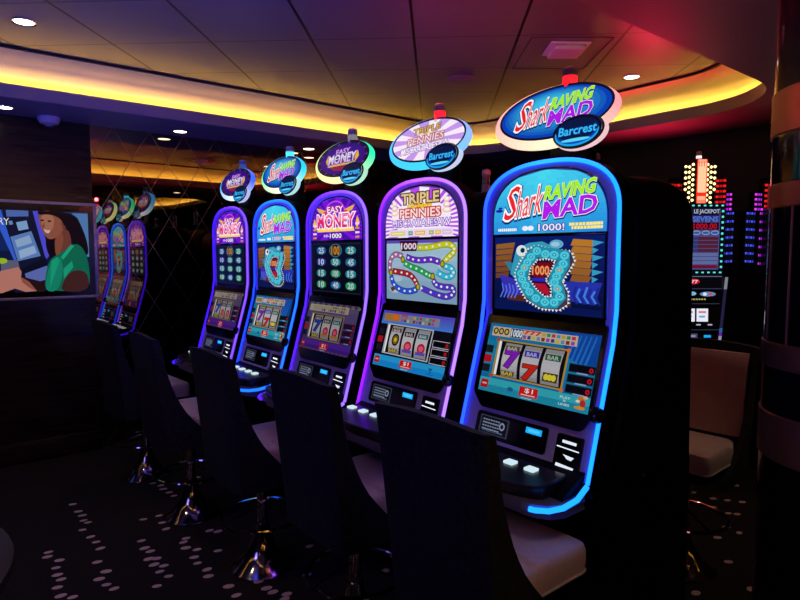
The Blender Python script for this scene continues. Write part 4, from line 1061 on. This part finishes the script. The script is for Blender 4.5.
    for i in range(12):
        t = i / 11; A.rect(693, 161 + i * 3.6, 703, 161 + (i + 1) * 3.6, mix(H('ff2020', 1.2), H('ffb890', 1.3), min(1, .25 + 1.6 * math.sin(PI * min(1, t * .9 + .08)))) if i != 9 else H('ff3020'))
    for x in (694.5, 697, 699.5): A.up().rect(x, 163, x + .8, 168, H('ff3030', 1.5))
    A.up().rect(693, 161, 693.9, 204, H('ff2010', 1.4)); A.rect(702.1, 161, 703, 204, H('ff2010', 1.4))
    A.mb.build('centre_column', litmat(1.0), mk, smooth=False)
    ym = mat('warm_bulb', (.1, .1, .05), .3, emit=(1., .72, .30), es=2.6)
    for s_ in (-1, 1):
        for col in range(3):
            for row in range(8 if col < 2 else 5):
                bx = 698 + s_ * (7.2 + col * 3.6 ); by = 203 - row * 5.0 - (0 if col % 2 else 2.5) + (col * 0)
                if col == 2: by = 190 - row * 5.6
                mb = MB(); bm = bmesh.new(); bmesh.ops.create_icosphere(bm, subdivisions=1, radius=.0105)
                bm.verts.index_update(); mb.add([(xx(bx) + v_.co.x, .022 + v_.co.y * .8, z(by) + v_.co.z) for v_ in bm.verts], [[v_.index for v_ in f.verts] for f in bm.faces]); bm.free()
                mb.build('bulb', ym, mk)
        for nm, x0, x1, y0, dy, n_, d, c1, c2 in (('red_light_bars', 712.5, 726.5, 179.5, 5.3, 5, .048, H('ff1818'), H('c00c10')), ('magenta_light_bars', 722, 734.5, 193, 4.9, 4, .068, H('e838f0'), H('a020d0')), ('magenta_light_bars', 721.5, 728.5, 212, 8.4, 7, .068, H('d838f0'), H('9020d0')), ('blue_light_bars', 730, 739.5, 211.5, 8.1, 7, .098, H('4858f8'), H('3038c8'))):
            A = Art(lambda x, y, L: (s_ * xx(x), d - L * LS, z(y)))
            if s_ < 0 and nm.startswith('red'): y0 += 4.5
            A.rect(x0 - .3, y0 - .4, x1 + .3, y0 + (n_ - 1) * dy + 2.9, (.002, .002, .004)); A.L += 20
            for i in range(n_):
                for q in range(4):
                    a = x0 + (x1 - x0) * q / 4; A.rect(a + .2, y0 + i * dy + (.5 - .12 * q), a + (x1 - x0) / 4 - .6, y0 + i * dy + 2.7 - .12 * q, c1 if q % 2 else c2)
            A.mb.build(nm, litmat(1.1), mk, smooth=False)
    cd = MB().lathe([(.018, z(160)), (.018, z(156.5)), (.016, z(156.5))], 0, .05, 16).build('candle', mat('white_candle', (.3, .3, .3), .3, emit=(1, .8, .85), es=1.2), r)
    MB().lathe([(.016, z(156.5)), (.016, z(152.5)), (.010, z(152))], 0, .05, 16).build('candle_cap', mat('pink_cap', (.5, .25, .28), .4), cd)
    return r
jackpot('tall jackpot machine with a red and gold bulb marquee, past the end of the row', (698 - 400) / 605 * 4.2, 4.2)
jackpot('jackpot machine with violet and blue light bars mostly hidden behind the column', (793 - 400) / 605 * 4.2, 4.2)

# ================================================================== COLUMN, TABLE, CEILING FITTINGS
cx, cy = 1.53, 1.95
col = thing('round_column', 'round black glossy column with gold metal bands at the right edge', 'column', (cx, cy, 0))
MG = noisy('bronze_band', (.36, .16, .07), (.44, .21, .09), 12, .42, .45, stretch=(1, 1, .1))
MB().lathe([(.30, 0), (.30, ZS)], n=64, cap=False).build('shaft', mat('column_black', (.006, .005, .007), .10), col)
for a, b2 in ((1.935, 2.08), (1.70, 1.78), (1.175, 1.26), (.87, 1.026)):
    MB().lathe([(.300, a), (.306, a + .004), (.306, b2 - .004), (.300, b2)], n=64, cap=False).build('gold_band', MG, col)
for i in range(7):
    a = math.radians(165 + i * 22); x, y = .301 * math.cos(a), .301 * math.sin(a)
    MB().tube([(x, y, 1.26), (x, y, 1.70)], .004, 6).build('gold_seam', MG, col)

tb = thing('round_table', 'dark round table with a glittering patterned drum at the bottom left corner', 'table', (-1.58, 1.33, 0))
MB().lathe([(.55, .680), (.585, .684), (.59, .70), (.585, .716), (.57, .720), (.2, .721)], n=72).build('tabletop', mat('dark_tabletop', (.035, .028, .028), .35), tb)
MB().lathe([(.45, 0), (.48, .02), (.53, .60), (.545, .68)], n=72).build('drum', noisy('sequin_drum', (.01, .01, .012), (.20, .18, .20), 55, .4, .4), tb)

def downlight(label, x, y, z, e=14):
    r = thing('downlight', label, 'light', (x, y, z), 0)
    MB().lathe([(.052, -.004), (.060, -.006), (.062, .0), (.060, .001)], n=32, cap=False).build('trim_ring', M_chrome, r)
    MB().lathe([(.002, -.002), (.050, -.002)], n=32, cap=False).build('lamp', mat('downlight_lamp', (.1, .1, .1), .5, emit=(1., .84, .70), es=7.), r)
    ld = bpy.data.lights.new('downlight_beam', 'SPOT'); ld.energy = e * .8; ld.spot_size = math.radians(95); ld.spot_blend = .6; ld.color = (1, .72, .50); ld.shadow_soft_size = .05
    lo = bpy.data.objects.new('downlight_beam', ld); C.objects.link(lo); lo.parent = r; lo.location = (0, 0, -.02)
downlight('recessed downlight in the raised ceiling panels at top left', -2.03, 3.37, ZC, 6)
downlight('recessed downlight in the raised ceiling panels right of the nearest sign', 1.64, 4.39, ZC, 5)
downlight('recessed downlight in the lowered ceiling at the far left edge', -2.68, 4.18, ZS, 4)
downlight('recessed downlight in the lowered ceiling above the mirror wall', -1.78, 4.99, ZS, 4)
downlight('recessed downlight in the lowered ceiling, left of the larger Easy Money sign', -.86, 5.80, ZS, 4)
downlight('recessed downlight in the lowered ceiling, just behind the larger Easy Money sign', -.56, 5.85, ZS, 4)
for i, (u, v_) in enumerate(((-1.5, -2.2), (1.0, -3.4), (.9, 1.6), (1.2, -.9))):
    downlight(['unseen downlight added above the floor left of the camera', 'recessed downlight behind the camera', 'recessed downlight over the aisle to the right', 'recessed downlight above the aisle beside the camera'][i], *l2w(u, v_)[:2], ZC if u < -.2 else ZS, [26, 8, 12, 12][i])  # first one is added out of view to light the carpet dots

sp = thing('ceiling_speaker', 'round grey ceiling speaker in the raised ceiling above the pink-lit machine', 'speaker', (.44, 4.43, ZC))
MB().lathe([(.095, 0), (.095, -.006), (.085, -.010), (.002, -.010)], n=36, cap=False).build('grille', mat('speaker_grey', (.16, .13, .15), .6), sp)
vt = thing('ceiling_vent', 'square pale air vent on the ceiling above the nearest machine sign', 'vent', (1.01, 3.78, ZC))
mb = MB(); mb.box(-.12, .12, -.12, .12, -.012, 0, .004); mb.build('flange', mat('vent_grey', (.55, .52, .55), .45), vt)
mb = MB(); mb.box(-.095, .095, -.095, .095, -.040, -.010, .010); mb.build('diffuser', mat('vent_grey'), vt)
hp = thing('access_hatch', 'flush access hatch outlined in the ceiling panel around the vent', 'hatch', (1.0, 3.9, ZC))
mb = MB()
for a, b2, c_, d in ((-.24, -.236, -.3, .3), (.236, .24, -.3, .3), (-.24, .24, -.3, -.296), (-.24, .24, .296, .3)): mb.box(a, b2, c_, d, -.002, 0)
mb.build('seam', mat('gap'), hp)
for y_ in (-.12, .16): MB().lathe([(.010, -.004), (.010, 0)], -.215, y_, 12).build('screw', M_grey, hp)
sd = thing('smoke_detector', 'bluish dome smoke detector on the lowered ceiling at left', 'detector', (-2.55, 4.48, ZS))
MB().lathe([(.075, 0), (.075, -.02), (.06, -.045), (.03, -.055)], n=32).build('dome', mat('detector_white', (.5, .5, .55), .4), sd)
MB().lathe([(.028, -.055), (.026, -.066)], n=20).build('sensor', M_grey, sd)

# ================================================================== LIGHT
def lamp(name, kind, loc, energy, color, size=.3, rot=None):
    ld = bpy.data.lights.new(name, kind); ld.energy = energy; ld.color = color
    if kind == 'AREA': ld.size = size
    else: ld.shadow_soft_size = size
    lo = bpy.data.objects.new(name, ld); C.objects.link(lo); lo.location = loc
    if rot: lo.rotation_euler = rot
    return lo
for k_, e_ in ((0, 1.6), (1, 1.6)):
    lamp('beacon_glow', 'POINT', l2w(.016, .055, 2.235, k_), e_, (1., .03, .06), .02)
# unseen coloured lamps added to tint the ceiling, chairs and machine fronts
def aim(o, tgt):
    o.rotation_euler = (Vector(tgt) - o.location).to_track_quat('-Z', 'Y').to_euler()
def fill_spot(name, loc, tgt, e, col, ang=100):
    l = lamp(name, 'SPOT', loc, e, col, .15); l.data.spot_size = math.radians(ang); l.data.spot_blend = 1.; aim(l, tgt)
fill_spot('blue_ceiling_fill', (-1.6, 1.7, 1.3), (-1.3, 3.6, 2.8), 190, (.05, .07, 1.), 100)  # added to tint the left ceiling blue, standing in for unseen machines
fill_spot('violet_ceiling_fill', (-.4, 2.1, 1.9), (-.5, 3.9, 2.8), 12, (.40, .14, 1.), 110)  # unseen lamp added for a violet tint overhead
fill_spot('rose_ceiling_fill', (.55, 3.20, 1.96), (.6, 3.25, 2.8), 16, (1., .07, .15), 150)  # added out of sight behind the row to redden the ceiling
fill_spot('rose_ceiling_fill', (.15, 3.95, 1.96), (.15, 3.95, 2.8), 5, (1., .09, .25), 150)
fill_spot('red_ceiling_fill', (2.0, 4.9, 1.95), (1.7, 4.6, 2.56), 32, (1., .02, .07), 150)  # added lamp boosting the jackpot sign's red on the soffit
lamp('rose_fill', 'POINT', (.9, .3, 1.5), 3.5, (1., .34, .42), .3)  # this and the next: unseen point lamps added as coloured fill
lamp('blue_fill', 'POINT', (-2.0, 1.2, 1.5), 17, (.14, .12, 1.), .3)

w = bpy.data.worlds.new('World'); sc.world = w; w.use_nodes = True
w.node_tree.nodes['Background'].inputs[0].default_value = (.002, .002, .004, 1)

# ================================================================== CAMERA
cam = bpy.data.cameras.new('Camera'); cam.sensor_width = 36; cam.lens = 36 * 605 / 800
co = bpy.data.objects.new('Camera', cam); C.objects.link(co)
co.location = (0, 0, 1.55); co.rotation_euler = (PI / 2 - math.atan(46 / 605), 0, 0); cam.clip_start = .02
sc.camera = co
sc.view_settings.view_transform = 'Standard'; sc.view_settings.look = 'None'; sc.view_settings.exposure = 0; sc.view_settings.gamma = 1
sc.view_settings.use_curve_mapping = False
sc.cycles.max_bounces = 8; sc.cycles.use_denoising = True
sc.cycles.sample_clamp_indirect = 4
